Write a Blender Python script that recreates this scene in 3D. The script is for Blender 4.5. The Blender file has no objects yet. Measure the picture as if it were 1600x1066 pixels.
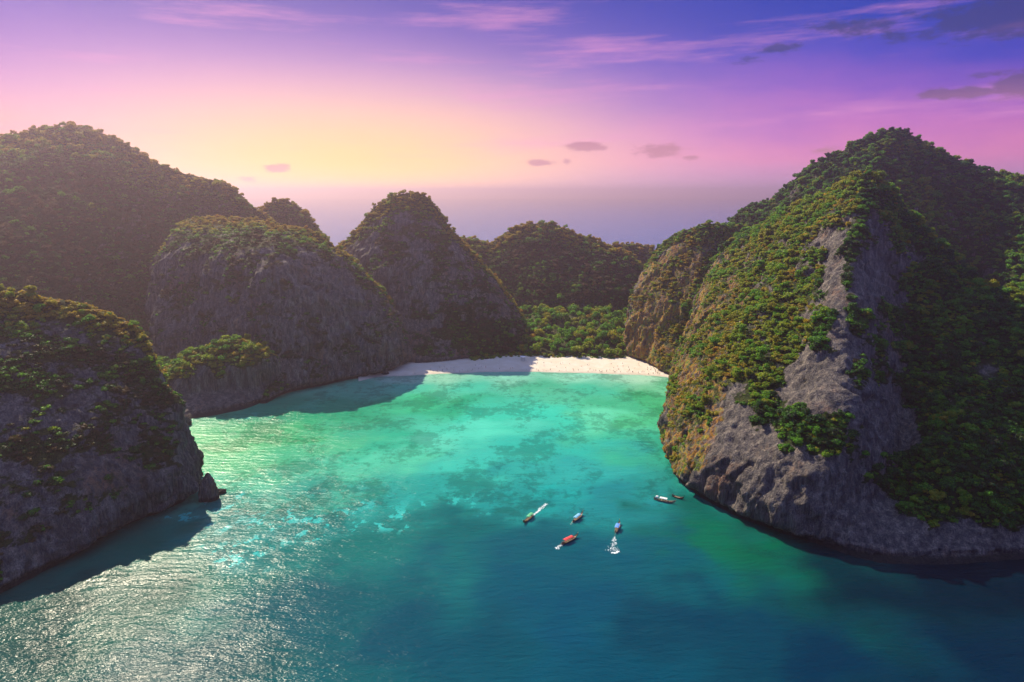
import bpy, bmesh, math, random
import numpy as np
from mathutils import Vector, Matrix
from mathutils.bvhtree import BVHTree

R = math.radians
random.seed(7)
rng = np.random.default_rng(11)
scene = bpy.context.scene
COL = scene.collection

# ------------------------------------------------------------------ camera
CAM_H, PITCH, FPX = 180.0, R(12.3), 1067.0
cam_data = bpy.data.cameras.new('camera')
cam_data.lens = 24.0
cam_data.sensor_width = 36.0
cam_data.clip_start = 1.0
cam_data.clip_end = 120000.0
cam = bpy.data.objects.new('camera', cam_data)
cam.location = (0, 0, CAM_H)
cam.rotation_euler = (R(90) - PITCH, 0, 0)
COL.objects.link(cam)
scene.camera = cam

# ------------------------------------------------------------------ sun and sky
SUN_AZ, SUN_EL = R(-33), R(39)          # azimuth measured from +Y towards +X
sun_dir = Vector((math.sin(SUN_AZ) * math.cos(SUN_EL), math.cos(SUN_AZ) * math.cos(SUN_EL), math.sin(SUN_EL)))
sun_data = bpy.data.lights.new('sun', 'SUN')
sun_data.energy = 5.0
sun_data.angle = R(0.5)
sun_data.color = (1.0, 0.85, 0.63)
sun = bpy.data.objects.new('sun', sun_data)
sun.rotation_euler = (-sun_dir).to_track_quat('-Z', 'Y').to_euler()
COL.objects.link(sun)

scene.view_settings.view_transform = 'Standard'
scene.view_settings.look = 'None'
scene.view_settings.exposure = 0.9
scene.view_settings.gamma = 1.0
scene.render.engine = 'CYCLES'
cy = scene.cycles
cy.max_bounces = 4
cy.diffuse_bounces = 2
cy.glossy_bounces = 2
cy.transmission_bounces = 2
cy.transparent_max_bounces = 6
cy.volume_bounces = 0
cy.use_denoising = True
cy.use_adaptive_sampling = True
cy.adaptive_threshold = 0.015
cy.adaptive_min_samples = 24
cy.sample_clamp_direct = 0.0
cy.sample_clamp_indirect = 3.0
cy.caustics_reflective = False
cy.caustics_refractive = False


class NT:
    """small node-tree helper: every call returns an output socket"""
    def __init__(self, tree):
        self.t = tree
        self.n = tree.nodes
        self.l = tree.links

    def put(self, sock, v):
        if isinstance(v, bpy.types.NodeSocket):
            self.l.new(v, sock)
        else:
            if sock.type == 'RGBA' and hasattr(v, '__len__') and len(v) == 3:
                v = (*v, 1.0)
            sock.default_value = v

    def node(self, typ, out=0, props=None, **ins):
        nd = self.n.new(typ)
        for k, v in (props or {}).items():
            setattr(nd, k, v)
        for k, v in ins.items():
            key = int(k[1:]) if k[0] == 'i' and k[1:].isdigit() else k.replace('_', ' ')
            self.put(nd.inputs[key], v)
        return nd.outputs[out]

    def m(self, op, a, b=0.0, c=0.0, clamp=False):
        nd = self.n.new('ShaderNodeMath')
        nd.operation = op
        nd.use_clamp = clamp
        for i, v in enumerate((a, b, c)):
            self.put(nd.inputs[i], v)
        return nd.outputs[0]

    def mix(self, f, a, b, mode='MIX'):
        nd = self.n.new('ShaderNodeMix')
        nd.data_type = 'RGBA'
        nd.blend_type = mode
        self.put(nd.inputs[0], f)
        self.put(nd.inputs[6], a)
        self.put(nd.inputs[7], b)
        return nd.outputs[2]

    def ss(self, x, lo, hi):
        nd = self.n.new('ShaderNodeMapRange')
        nd.interpolation_type = 'SMOOTHSTEP'
        self.put(nd.inputs[0], x)
        nd.inputs[1].default_value = lo
        nd.inputs[2].default_value = hi
        return nd.outputs[0]

    def ramp(self, f, stops):
        nd = self.n.new('ShaderNodeValToRGB')
        el = nd.color_ramp.elements
        while len(el) < len(stops):
            el.new(0.5)
        for e, (p, c) in zip(el, stops):
            e.position = p
            e.color = (*c, 1.0)
        self.put(nd.inputs[0], f)
        return nd.outputs[0]

    def noise(self, vec, scale, detail=4.0, rough=0.55, out=0):
        return self.node('ShaderNodeTexNoise', out, Vector=vec, Scale=scale, Detail=detail, Roughness=rough)

    def mapv(self, vec, scale=(1, 1, 1), rot=(0, 0, 0), loc=(0, 0, 0)):
        return self.node('ShaderNodeMapping', Vector=vec, Scale=scale, Rotation=rot, Location=loc)


def srgb(*c):
    return tuple(((v / 255) / 12.92 if v / 255 <= 0.04045 else ((v / 255 + 0.055) / 1.055) ** 2.4) for v in c)


world = bpy.data.worlds.new('World')
scene.world = world
world.use_nodes = True
w = NT(world.node_tree)
w.n.clear()
gen = w.node('ShaderNodeTexCoord', 'Generated')
sep = w.n.new('ShaderNodeSeparateXYZ')
w.l.new(gen, sep.inputs[0])
az = w.m('ARCTAN2', sep.outputs[0], sep.outputs[1])
el = w.m('ARCSINE', sep.outputs[2])
azd = w.m('MULTIPLY', az, 57.2958)
eld = w.m('MULTIPLY', el, 57.2958)
elc = w.m('MAXIMUM', eld, 0.0)


def gauss(a0, e0, sa, se, p=2.0):
    da = w.m('POWER', w.m('ABSOLUTE', w.m('DIVIDE', w.m('SUBTRACT', azd, a0), sa)), p)
    de = w.m('POWER', w.m('ABSOLUTE', w.m('DIVIDE', w.m('SUBTRACT', eld, e0), se)), p)
    return w.m('EXPONENT', w.m('MULTIPLY', w.m('ADD', da, de), -1.0))


skyvec = w.node('ShaderNodeCombineXYZ', X=w.m('MULTIPLY', azd, 0.06), Y=w.m('MULTIPLY', eld, 0.20), Z=0.0)
wisp = w.noise(skyvec, 0.9, 6.0, 0.6)
# tall sky: rose near the horizon, violet, blue, then brightened overhead as fill light
elw = w.m('ADD', elc, w.m('MULTIPLY', w.m('SUBTRACT', wisp, 0.5), 6.0))
base = w.ramp(w.m('DIVIDE', elw, 60.0, clamp=True), [
    (0.0, srgb(206, 140, 196)), (0.04, srgb(226, 130, 188)), (0.08, srgb(190, 108, 194)), (0.118, srgb(132, 82, 194)), (0.158, srgb(66, 62, 188)),
    (0.20, srgb(18, 52, 176)), (0.24, srgb(6, 48, 168)), (0.5, srgb(104, 148, 230)), (1.0, srgb(156, 188, 248))])
# the light falls off away from the glow
far = w.m('SUBTRACT', 1.0, w.m('MULTIPLY', w.ss(w.m('ABSOLUTE', w.m('ADD', azd, 14.0)), 34.0, 75.0), 0.22))
base = w.mix(1.0, base, w.node('ShaderNodeCombineColor', Red=far, Green=far, Blue=w.m('POWER', far, 0.7)), 'MULTIPLY')
g_pink = gauss(-22.0, 1.0, 30.0, 9.6, 2.4)
g_pale = gauss(-15.0, 1.6, 22.0, 6.6, 2.2)
g_gold = gauss(-13.0, 0.8, 17.0, 5.0, 2.0)
c = w.mix(w.m('MULTIPLY', g_pink, 0.86), base, srgb(236, 150, 216))
c = w.mix(w.m('MULTIPLY', g_pale, 0.95), c, srgb(255, 216, 188))
c = w.mix(w.m('MULTIPLY', g_gold, 0.9), c, srgb(255, 196, 112))
g_edge = gauss(-40.0, 3.6, 5.5, 2.2, 2.0)
c = w.mix(w.m('MULTIPLY', g_edge, 0.6), c, srgb(252, 186, 120))
# thin rosy wisps
wv = w.node('ShaderNodeCombineXYZ', X=w.m('ADD', w.m('MULTIPLY', azd, 0.045), w.m('MULTIPLY', eld, -0.06)), Y=w.m('MULTIPLY', eld, 0.42), Z=3.0)
wn = w.ss(w.noise(wv, 1.0, 8.0, 0.64), 0.50, 0.74)
c = w.mix(w.m('MULTIPLY', wn, w.m('MULTIPLY', w.ss(eld, 1.0, 5.0), 0.55)), c, srgb(238, 152, 204))
# small dark clouds
cv = w.node('ShaderNodeCombineXYZ', X=w.m('MULTIPLY', azd, 0.75), Y=w.m('MULTIPLY', eld, 1.9), Z=7.0)
cn = w.noise(cv, 0.9, 7.0, 0.62)
FPI = 1067.0


def sky_angles(px, py):
    dx, dy = (px - 800) / FPI, (533 - py) / FPI
    v = Vector((dx, math.cos(PITCH) + dy * math.sin(PITCH), -math.sin(PITCH) + dy * math.cos(PITCH))).normalized()
    return math.degrees(math.atan2(v.x, v.y)), math.degrees(math.asin(v.z))


cm = None
for (px, py, sx, sy, k) in [(920, 229, 42, 9, 1), (844, 255, 24, 7, 1), (886, 252, 10, 7, .8), (1035, 236, 42, 13, 1.0), (1078, 246, 14, 5, .9),
                            (432, 263, 30, 8, .8), (385, 281, 32, 7, .9), (1466, 147, 28, 9, 1.1), (1520, 145, 28, 9, 1.15),
                            (1585, 132, 30, 18, 1.15), (1330, 42, 60, 16, .85), (1215, 74, 36, 10, .8), (1300, 235, 26, 9, .8),
                            (1575, 22, 110, 30, 1.0), (1545, 116, 26, 6, .8), (1170, 95, 26, 9, .7), (1440, 52, 70, 12, .8)]:
    a0, e0 = sky_angles(px, py)
    g = w.m('MULTIPLY', gauss(a0, e0, sx / 18.0, sy / 18.0, 2.0), k)
    cm = g if cm is None else w.m('MAXIMUM', cm, g)
cmask = w.ss(w.m('ADD', w.m('MULTIPLY', cm, 0.62), w.m('SUBTRACT', cn, 0.5)), 0.24, 0.52)
ccol = w.mix(w.ss(eld, 3.0, 9.0), srgb(188, 124, 148), srgb(52, 50, 118))
c = w.mix(w.m('MULTIPLY', cmask, 0.80), c, ccol)
c = w.mix(w.ss(eld, 0.0, -3.0), c, srgb(120, 120, 170))
# the air is brightest low down, where the evening glow sits
dust = w.m('EXPONENT', w.m('MULTIPLY', w.m('POWER', w.m('DIVIDE', elc, 1.5), 2.0), -1.0))
c = w.mix(w.m('MULTIPLY', dust, w.m('SUBTRACT', 0.72, w.m('MULTIPLY', g_pale, 0.5))), c, w.mix(g_gold, srgb(186, 150, 196), srgb(238, 186, 176)))
lowb = w.m('EXPONENT', w.m('MULTIPLY', elc, -0.38))
lowk = w.m('ADD', 1.0, w.m('MULTIPLY', lowb, w.m('MULTIPLY', gauss(-14.0, 0.0, 24.0, 8.0), 0.9)))
c = w.mix(1.0, c, w.node('ShaderNodeCombineColor', Red=lowk, Green=lowk, Blue=lowk), 'MULTIPLY')
nish = w.n.new('ShaderNodeTexSky')
nish.sky_type = 'NISHITA'
nish.sun_disc = False
nish.sun_elevation = SUN_EL
nish.sun_rotation = SUN_AZ
bg1 = w.node('ShaderNodeBackground', Color=nish.outputs[0], Strength=0.003)
bg2 = w.node('ShaderNodeBackground', Color=c, Strength=0.55)
w.l.new(w.node('ShaderNodeAddShader', i0=bg1, i1=bg2), w.n.new('ShaderNodeOutputWorld').inputs[0])

# ------------------------------------------------------------------ helpers
SP, CP = math.sin(PITCH), math.cos(PITCH)


def P(px, py, Y):
    """point seen at photo pixel (px, py) standing Y metres ahead"""
    dx, dy = (px - 800) / FPX, (533 - py) / FPX
    t = Y / (CP + dy * SP)
    return np.array((dx * t, Y, CAM_H + t * (-SP + dy * CP)))


def G(px, py, z=0.0):
    """point of the level z seen at photo pixel (px, py)"""
    dx, dy = (px - 800) / FPX, (533 - py) / FPX
    t = (CAM_H - z) / (SP - dy * CP)
    return np.array((dx * t, t * (CP + dy * SP), z))


def project(p):
    d = p - np.array((0, 0, CAM_H))
    f = d[..., 1] * CP - d[..., 2] * SP
    u = d[..., 1] * SP + d[..., 2] * CP
    f = np.maximum(f, 1.0)
    return 800 + FPX * d[..., 0] / f, 533 - FPX * u / f, f


_perm = rng.permutation(256)
_perm = np.concatenate([_perm, _perm, _perm])
_grad = rng.normal(size=(256, 3))
_grad /= np.linalg.norm(_grad, axis=1)[:, None]


def perlin(p):
    i = np.floor(p).astype(np.int64)
    f = p - i
    i &= 255
    u = f * f * f * (f * (f * 6 - 15) + 10)
    res = np.zeros(p.shape[0])
    for cx in (0, 1):
        for cyy in (0, 1):
            for cz in (0, 1):
                h = _perm[_perm[_perm[(i[:, 0] + cx) & 255] + ((i[:, 1] + cyy) & 255)] + ((i[:, 2] + cz) & 255)]
                g = _grad[h]
                d = (f[:, 0] - cx) * g[:, 0] + (f[:, 1] - cyy) * g[:, 1] + (f[:, 2] - cz) * g[:, 2]
                wx = u[:, 0] if cx else 1 - u[:, 0]
                wy = u[:, 1] if cyy else 1 - u[:, 1]
                wz = u[:, 2] if cz else 1 - u[:, 2]
                res += d * wx * wy * wz
    return res * 1.6


def fbm(p, octaves=4, gain=0.5):
    r, a, s = np.zeros(p.shape[0]), 1.0, 0.0
    q = p.copy()
    for _ in range(octaves):
        r += a * perlin(q)
        s += a
        q = q * 2.03 + 17.3
        a *= gain
    return r / s


def cells(p):
    """Worley cells: a random level per cell and the distance to the cell border"""
    i0 = np.floor(p).astype(np.int64)
    f = p - i0
    f1 = np.full(len(p), 9.0)
    f2 = np.full(len(p), 9.0)
    val = np.zeros(len(p))
    for cx in (-1, 0, 1):
        for cyy in (-1, 0, 1):
            for cz in (-1, 0, 1):
                h = _perm[_perm[_perm[(i0[:, 0] + cx) & 255] + ((i0[:, 1] + cyy) & 255)] + ((i0[:, 2] + cz) & 255)]
                g = _grad[h] * 0.42 + 0.5
                d = (f[:, 0] - cx - g[:, 0]) ** 2 + (f[:, 1] - cyy - g[:, 1]) ** 2 + (f[:, 2] - cz - g[:, 2]) ** 2
                near = d < f1
                f2 = np.where(near, f1, np.minimum(f2, d))
                val = np.where(near, _perm[h] / 255.0, val)
                f1 = np.where(near, d, f1)
    return val, np.sqrt(f2) - np.sqrt(f1)


def sstep(x, lo, hi):
    t = np.clip((x - lo) / (hi - lo), 0, 1)
    return t * t * (3 - 2 * t)


def catmull(pts, n):
    """dense Catmull-Rom through pts, resampled to n points of even arc length"""
    pts = np.asarray(pts, float)
    ext = np.vstack([2 * pts[0] - pts[1], pts, 2 * pts[-1] - pts[-2]])
    seg = []
    for k in range(1, len(ext) - 2):
        p0, p1, p2, p3 = ext[k - 1:k + 3]
        t = np.linspace(0, 1, 14, endpoint=False)[:, None]
        seg.append(0.5 * ((2 * p1) + (-p0 + p2) * t + (2 * p0 - 5 * p1 + 4 * p2 - p3) * t ** 2 + (-p0 + 3 * p1 - 3 * p2 + p3) * t ** 3))
    seg.append(pts[-1:])
    d = np.vstack(seg)
    s = np.concatenate([[0], np.cumsum(np.linalg.norm(np.diff(d, axis=0), axis=1))])
    u = np.linspace(0, s[-1], n)
    return np.stack([np.interp(u, s, d[:, k]) for k in range(d.shape[1])], 1)


def mesh_np(name, verts, faces, mat=None, smooth=True, attrs=None):
    me = bpy.data.meshes.new(name)
    verts = np.ascontiguousarray(verts, np.float32)
    faces = np.ascontiguousarray(faces, np.int32)
    k = faces.shape[1]
    me.vertices.add(len(verts))
    me.vertices.foreach_set('co', verts.ravel())
    me.loops.add(faces.size)
    me.loops.foreach_set('vertex_index', faces.ravel())
    me.polygons.add(len(faces))
    me.polygons.foreach_set('loop_start', np.arange(0, faces.size, k, dtype=np.int32))
    me.polygons.foreach_set('loop_total', np.full(len(faces), k, np.int32))
    if smooth:
        me.polygons.foreach_set('use_smooth', np.ones(len(faces), bool))
    me.update(calc_edges=True)
    for an, (typ, arr) in (attrs or {}).items():
        a = me.attributes.new(an, typ, 'POINT')
        key = {'FLOAT': 'value', 'FLOAT_COLOR': 'color', 'FLOAT_VECTOR': 'vector', 'INT': 'value'}[typ]
        a.data.foreach_set(key, np.ascontiguousarray(arr, np.int32 if typ == 'INT' else np.float32).ravel())
    if mat:
        me.materials.append(mat)
    return me


def link(name, data, parent=None, **props):
    o = bpy.data.objects.new(name, data)
    COL.objects.link(o)
    if parent is not None:
        o.parent = parent
    for k, v in props.items():
        if v is not None:
            o[k] = v
    return o


def grid_faces(nr, nc):
    a = np.arange(nr * nc).reshape(nr, nc)
    return np.stack([a[:-1, :-1], a[:-1, 1:], a[1:, 1:], a[1:, :-1]], -1).reshape(-1, 4)


def new_mat(name):
    m = bpy.data.materials.new(name)
    m.use_nodes = True
    m.node_tree.nodes.clear()
    return m, NT(m.node_tree)


def finish(n, shader):
    n.l.new(shader, n.n.new('ShaderNodeOutputMaterial').inputs[0])


def plain(name, col, rough=0.6, spec=0.3, nscale=3.0, var=0.25):
    m, n = new_mat(name)
    tc = n.node('ShaderNodeTexCoord', 'Object')
    f = n.noise(tc, nscale, 4)
    cc = n.mix(n.ss(f, 0.35, 0.7), tuple(v * (1 - var) for v in col), tuple(min(1, v * (1 + var)) for v in col))
    finish(n, n.node('ShaderNodeBsdfPrincipled', Base_Color=cc, Roughness=rough, Specular_IOR_Level=spec))
    return m


# ------------------------------------------------------------------ materials
def rock_material():
    m, n = new_mat('limestone')
    geo = n.n.new('ShaderNodeNewGeometry')
    pos = geo.outputs['Position']
    nz = n.node('ShaderNodeSeparateXYZ', 2, Vector=geo.outputs['Normal'])
    pz = n.node('ShaderNodeSeparateXYZ', 2, Vector=pos)
    veg = n.node('ShaderNodeAttribute', 'Fac', dict(attribute_name='veg'))
    och = n.node('ShaderNodeAttribute', 'Fac', dict(attribute_name='ochre'))
    streak = n.noise(n.mapv(pos, (0.30, 0.30, 0.028)), 1.0, 6, 0.62)
    streak2 = n.noise(n.mapv(pos, (1.1, 1.1, 0.10), loc=(31, 7, 2)), 1.0, 4, 0.6)
    patch = n.noise(n.mapv(pos, (0.035, 0.035, 0.02), loc=(9, 3, 1)), 1.0, 4, 0.6)
    fine = n.noise(pos, 0.55, 6, 0.65)
    rock = n.ramp(n.m('ADD', n.m('MULTIPLY', streak, 0.65), n.m('MULTIPLY', streak2, 0.35)), [
        (0.32, (0.032, 0.032, 0.038)), (0.43, (0.105, 0.098, 0.104)), (0.53, (0.23, 0.20, 0.175)), (0.65, (0.46, 0.39, 0.31))])
    crack = n.noise(n.mapv(pos, (1.9, 1.9, 0.13), loc=(13, 27, 2)), 1.0, 5, 0.7)
    rock = n.mix(n.m('MULTIPLY', n.ss(crack, 0.50, 0.40), 0.6), rock, (0.018, 0.017, 0.020))
    rust = n.m('MULTIPLY', n.ss(patch, 0.54, 0.70), n.ss(streak, 0.38, 0.60))
    rock = n.mix(n.m('MULTIPLY', rust, 0.65), rock, (0.28, 0.12, 0.055))
    dark = n.ss(n.noise(n.mapv(pos, (0.05, 0.05, 0.012), loc=(2, 40, 5)), 1.0, 5, 0.6), 0.50, 0.66)
    rock = n.mix(n.m('MULTIPLY', dark, 0.4), rock, (0.035, 0.036, 0.044))
    # dry golden grass and scrub clinging to the weathered side
    gold = n.ramp(n.noise(n.mapv(pos, (0.20, 0.20, 0.04)), 1.0, 7, 0.72), [
        (0.36, (0.035, 0.028, 0.018)), (0.43, (0.22, 0.09, 0.022)), (0.49, (0.52, 0.24, 0.026)), (0.545, (0.40, 0.32, 0.035)), (0.60, (0.15, 0.23, 0.02)), (0.70, (0.05, 0.11, 0.014))])
    gmask = n.m('MULTIPLY', och, n.ss(n.m('ADD', fine, n.m('MULTIPLY', streak, 0.4)), 0.58, 0.76))
    rock = n.mix(n.m('MULTIPLY', gmask, 0.92), rock, gold)
    green = n.ramp(n.noise(pos, 0.22, 6, 0.7), [
        (0.30, (0.012, 0.020, 0.008)), (0.48, (0.030, 0.048, 0.012)), (0.62, (0.065, 0.080, 0.018)), (0.75, (0.10, 0.085, 0.026))])
    vm = n.ss(n.m('ADD', n.m('ADD', n.m('MULTIPLY', veg, 0.75), n.m('MULTIPLY', fine, 0.8)), n.m('MULTIPLY', nz, 0.16)), 0.66, 0.86)
    col = n.mix(vm, rock, green)
    wet = n.ss(n.m('ADD', pz, n.m('MULTIPLY', n.m('SUBTRACT', fine, 0.5), 3.0)), 3.4, 1.6)
    col = n.mix(n.m('MULTIPLY', wet, 0.85), col, (0.018, 0.018, 0.020))
    h = n.m('ADD', n.m('MULTIPLY', streak2, 1.0), n.m('MULTIPLY', n.noise(pos, 1.6, 5, 0.7), 0.8))
    bump = n.node('ShaderNodeBump', Strength=1.0, Distance=2.6, Height=h)
    finish(n, n.node('ShaderNodeBsdfPrincipled', Base_Color=col, Roughness=0.92, Specular_IOR_Level=0.12, Normal=bump))
    return m


ROCK = rock_material()


def foliage_material():
    m, n = new_mat('foliage')
    tint = n.node('ShaderNodeAttribute', 'Fac', dict(attribute_name='tint', attribute_type='INSTANCER'))
    oi = n.n.new('ShaderNodeObjectInfo')
    geo = n.n.new('ShaderNodeNewGeometry')
    isl = geo.outputs['Random Per Island']
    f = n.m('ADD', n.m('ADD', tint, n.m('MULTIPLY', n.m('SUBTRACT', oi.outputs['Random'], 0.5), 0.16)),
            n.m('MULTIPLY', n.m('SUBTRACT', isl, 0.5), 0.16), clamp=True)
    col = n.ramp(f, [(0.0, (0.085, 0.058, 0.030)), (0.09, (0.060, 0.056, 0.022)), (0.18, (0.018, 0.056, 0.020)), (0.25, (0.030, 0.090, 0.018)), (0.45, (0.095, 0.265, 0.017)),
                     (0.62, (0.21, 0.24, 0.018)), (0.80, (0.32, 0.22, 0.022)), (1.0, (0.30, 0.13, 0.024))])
    vary = n.m('ADD', 0.72, n.m('MULTIPLY', isl, 0.6))
    col = n.mix(1.0, col, n.node('ShaderNodeCombineColor', Red=vary, Green=vary, Blue=vary), 'MULTIPLY')
    d = n.node('ShaderNodeBsdfPrincipled', Base_Color=col, Roughness=0.6, Specular_IOR_Level=0.18)
    t = n.node('ShaderNodeBsdfTranslucent', Color=n.mix(1.0, col, (1.5, 1.5, 0.6), 'MULTIPLY'))
    finish(n, n.node('ShaderNodeMixShader', i0=0.42, i1=d, i2=t))
    return m


LEAF = foliage_material()
BARK = plain('bark', (0.085, 0.065, 0.05), 0.9, 0.1, 6.0, 0.4)

# ------------------------------------------------------------------ sea
SEA_PTS = [
    (560, 600, 120, 200, 165), (620, 592, 190, 222, 200), (700, 590, 175, 226, 195), (800, 590, 160, 226, 196), (900, 588, 175, 236, 205), (1000, 592, 200, 236, 205), (1050, 602, 150, 212, 165),
    (640, 606, 110, 208, 175), (740, 604, 105, 212, 180), (840, 600, 95, 190, 150), (920, 606, 90, 200, 165), (1000, 620, 84, 186, 128), (1040, 640, 90, 190, 130), (960, 630, 90, 190, 145),
    (950, 652, 140, 226, 184), (1010, 650, 110, 205, 150), (1000, 690, 84, 196, 160), (850, 650, 80, 216, 188), (760, 650, 76, 208, 178), (700, 630, 55, 178, 136), (660, 625, 90, 205, 150),
    (560, 640, 60, 172, 128), (470, 650, 60, 170, 125), (410, 650, 50, 160, 125), (450, 680, 84, 184, 124), (350, 690, 112, 196, 132), (320, 715, 150, 212, 150), (400, 720, 100, 192, 138),
    (500, 700, 112, 200, 152), (600, 690, 64, 186, 150), (690, 690, 135, 224, 195), (760, 670, 120, 226, 198), (620, 720, 120, 212, 176), (540, 740, 120, 205, 170), (760, 720, 84, 202, 184), (850, 700, 66, 196, 178), (900, 740, 66, 178, 172),
    (980, 740, 66, 176, 168), (1030, 700, 74, 180, 150), (360, 760, 110, 196, 160), (450, 780, 72, 168, 148), (520, 800, 48, 140, 136), (620, 770, 52, 164, 156), (700, 760, 50, 164, 156),
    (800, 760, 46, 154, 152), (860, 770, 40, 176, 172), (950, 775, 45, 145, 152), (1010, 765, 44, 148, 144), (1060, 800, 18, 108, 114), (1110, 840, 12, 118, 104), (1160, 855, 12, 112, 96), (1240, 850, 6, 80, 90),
    (1300, 880, 2, 52, 78), (1400, 920, 2, 40, 70), (1500, 930, 2, 34, 64), (1600, 910, 2, 30, 60), (700, 820, 26, 114, 136), (850, 830, 20, 104, 138), (950, 860, 16, 100, 142), (1050, 870, 12, 102, 138),  # right-hand points darkened: the cliff's shade and reflection painted into the water
    (800, 900, 15, 100, 144), (900, 980, 10, 92, 142), (1100, 960, 5, 72, 116), (1000, 1060, 8, 86, 130), (700, 1000, 14, 90, 130), (500, 860, 36, 124, 138), (400, 850, 54, 146, 142),
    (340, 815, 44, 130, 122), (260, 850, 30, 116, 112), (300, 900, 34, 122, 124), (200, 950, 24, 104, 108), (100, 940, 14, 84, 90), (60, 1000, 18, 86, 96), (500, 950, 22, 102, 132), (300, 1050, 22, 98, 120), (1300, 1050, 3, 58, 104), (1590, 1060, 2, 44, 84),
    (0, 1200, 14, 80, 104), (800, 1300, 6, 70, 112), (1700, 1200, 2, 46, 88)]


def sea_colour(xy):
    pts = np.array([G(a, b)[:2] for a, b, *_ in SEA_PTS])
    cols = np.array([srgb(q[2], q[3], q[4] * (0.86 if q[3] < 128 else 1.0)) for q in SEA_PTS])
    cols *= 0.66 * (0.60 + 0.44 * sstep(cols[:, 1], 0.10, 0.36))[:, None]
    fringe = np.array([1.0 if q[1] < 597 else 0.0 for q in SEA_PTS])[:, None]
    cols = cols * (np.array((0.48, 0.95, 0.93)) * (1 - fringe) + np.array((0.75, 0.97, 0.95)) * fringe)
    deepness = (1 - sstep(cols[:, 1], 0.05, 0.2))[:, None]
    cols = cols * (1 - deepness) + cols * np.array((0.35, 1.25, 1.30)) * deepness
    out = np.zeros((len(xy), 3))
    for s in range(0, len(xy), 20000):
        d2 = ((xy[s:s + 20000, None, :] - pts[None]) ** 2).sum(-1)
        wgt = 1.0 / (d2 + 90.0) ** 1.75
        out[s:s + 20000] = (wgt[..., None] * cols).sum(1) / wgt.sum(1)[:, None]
    return out


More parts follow.
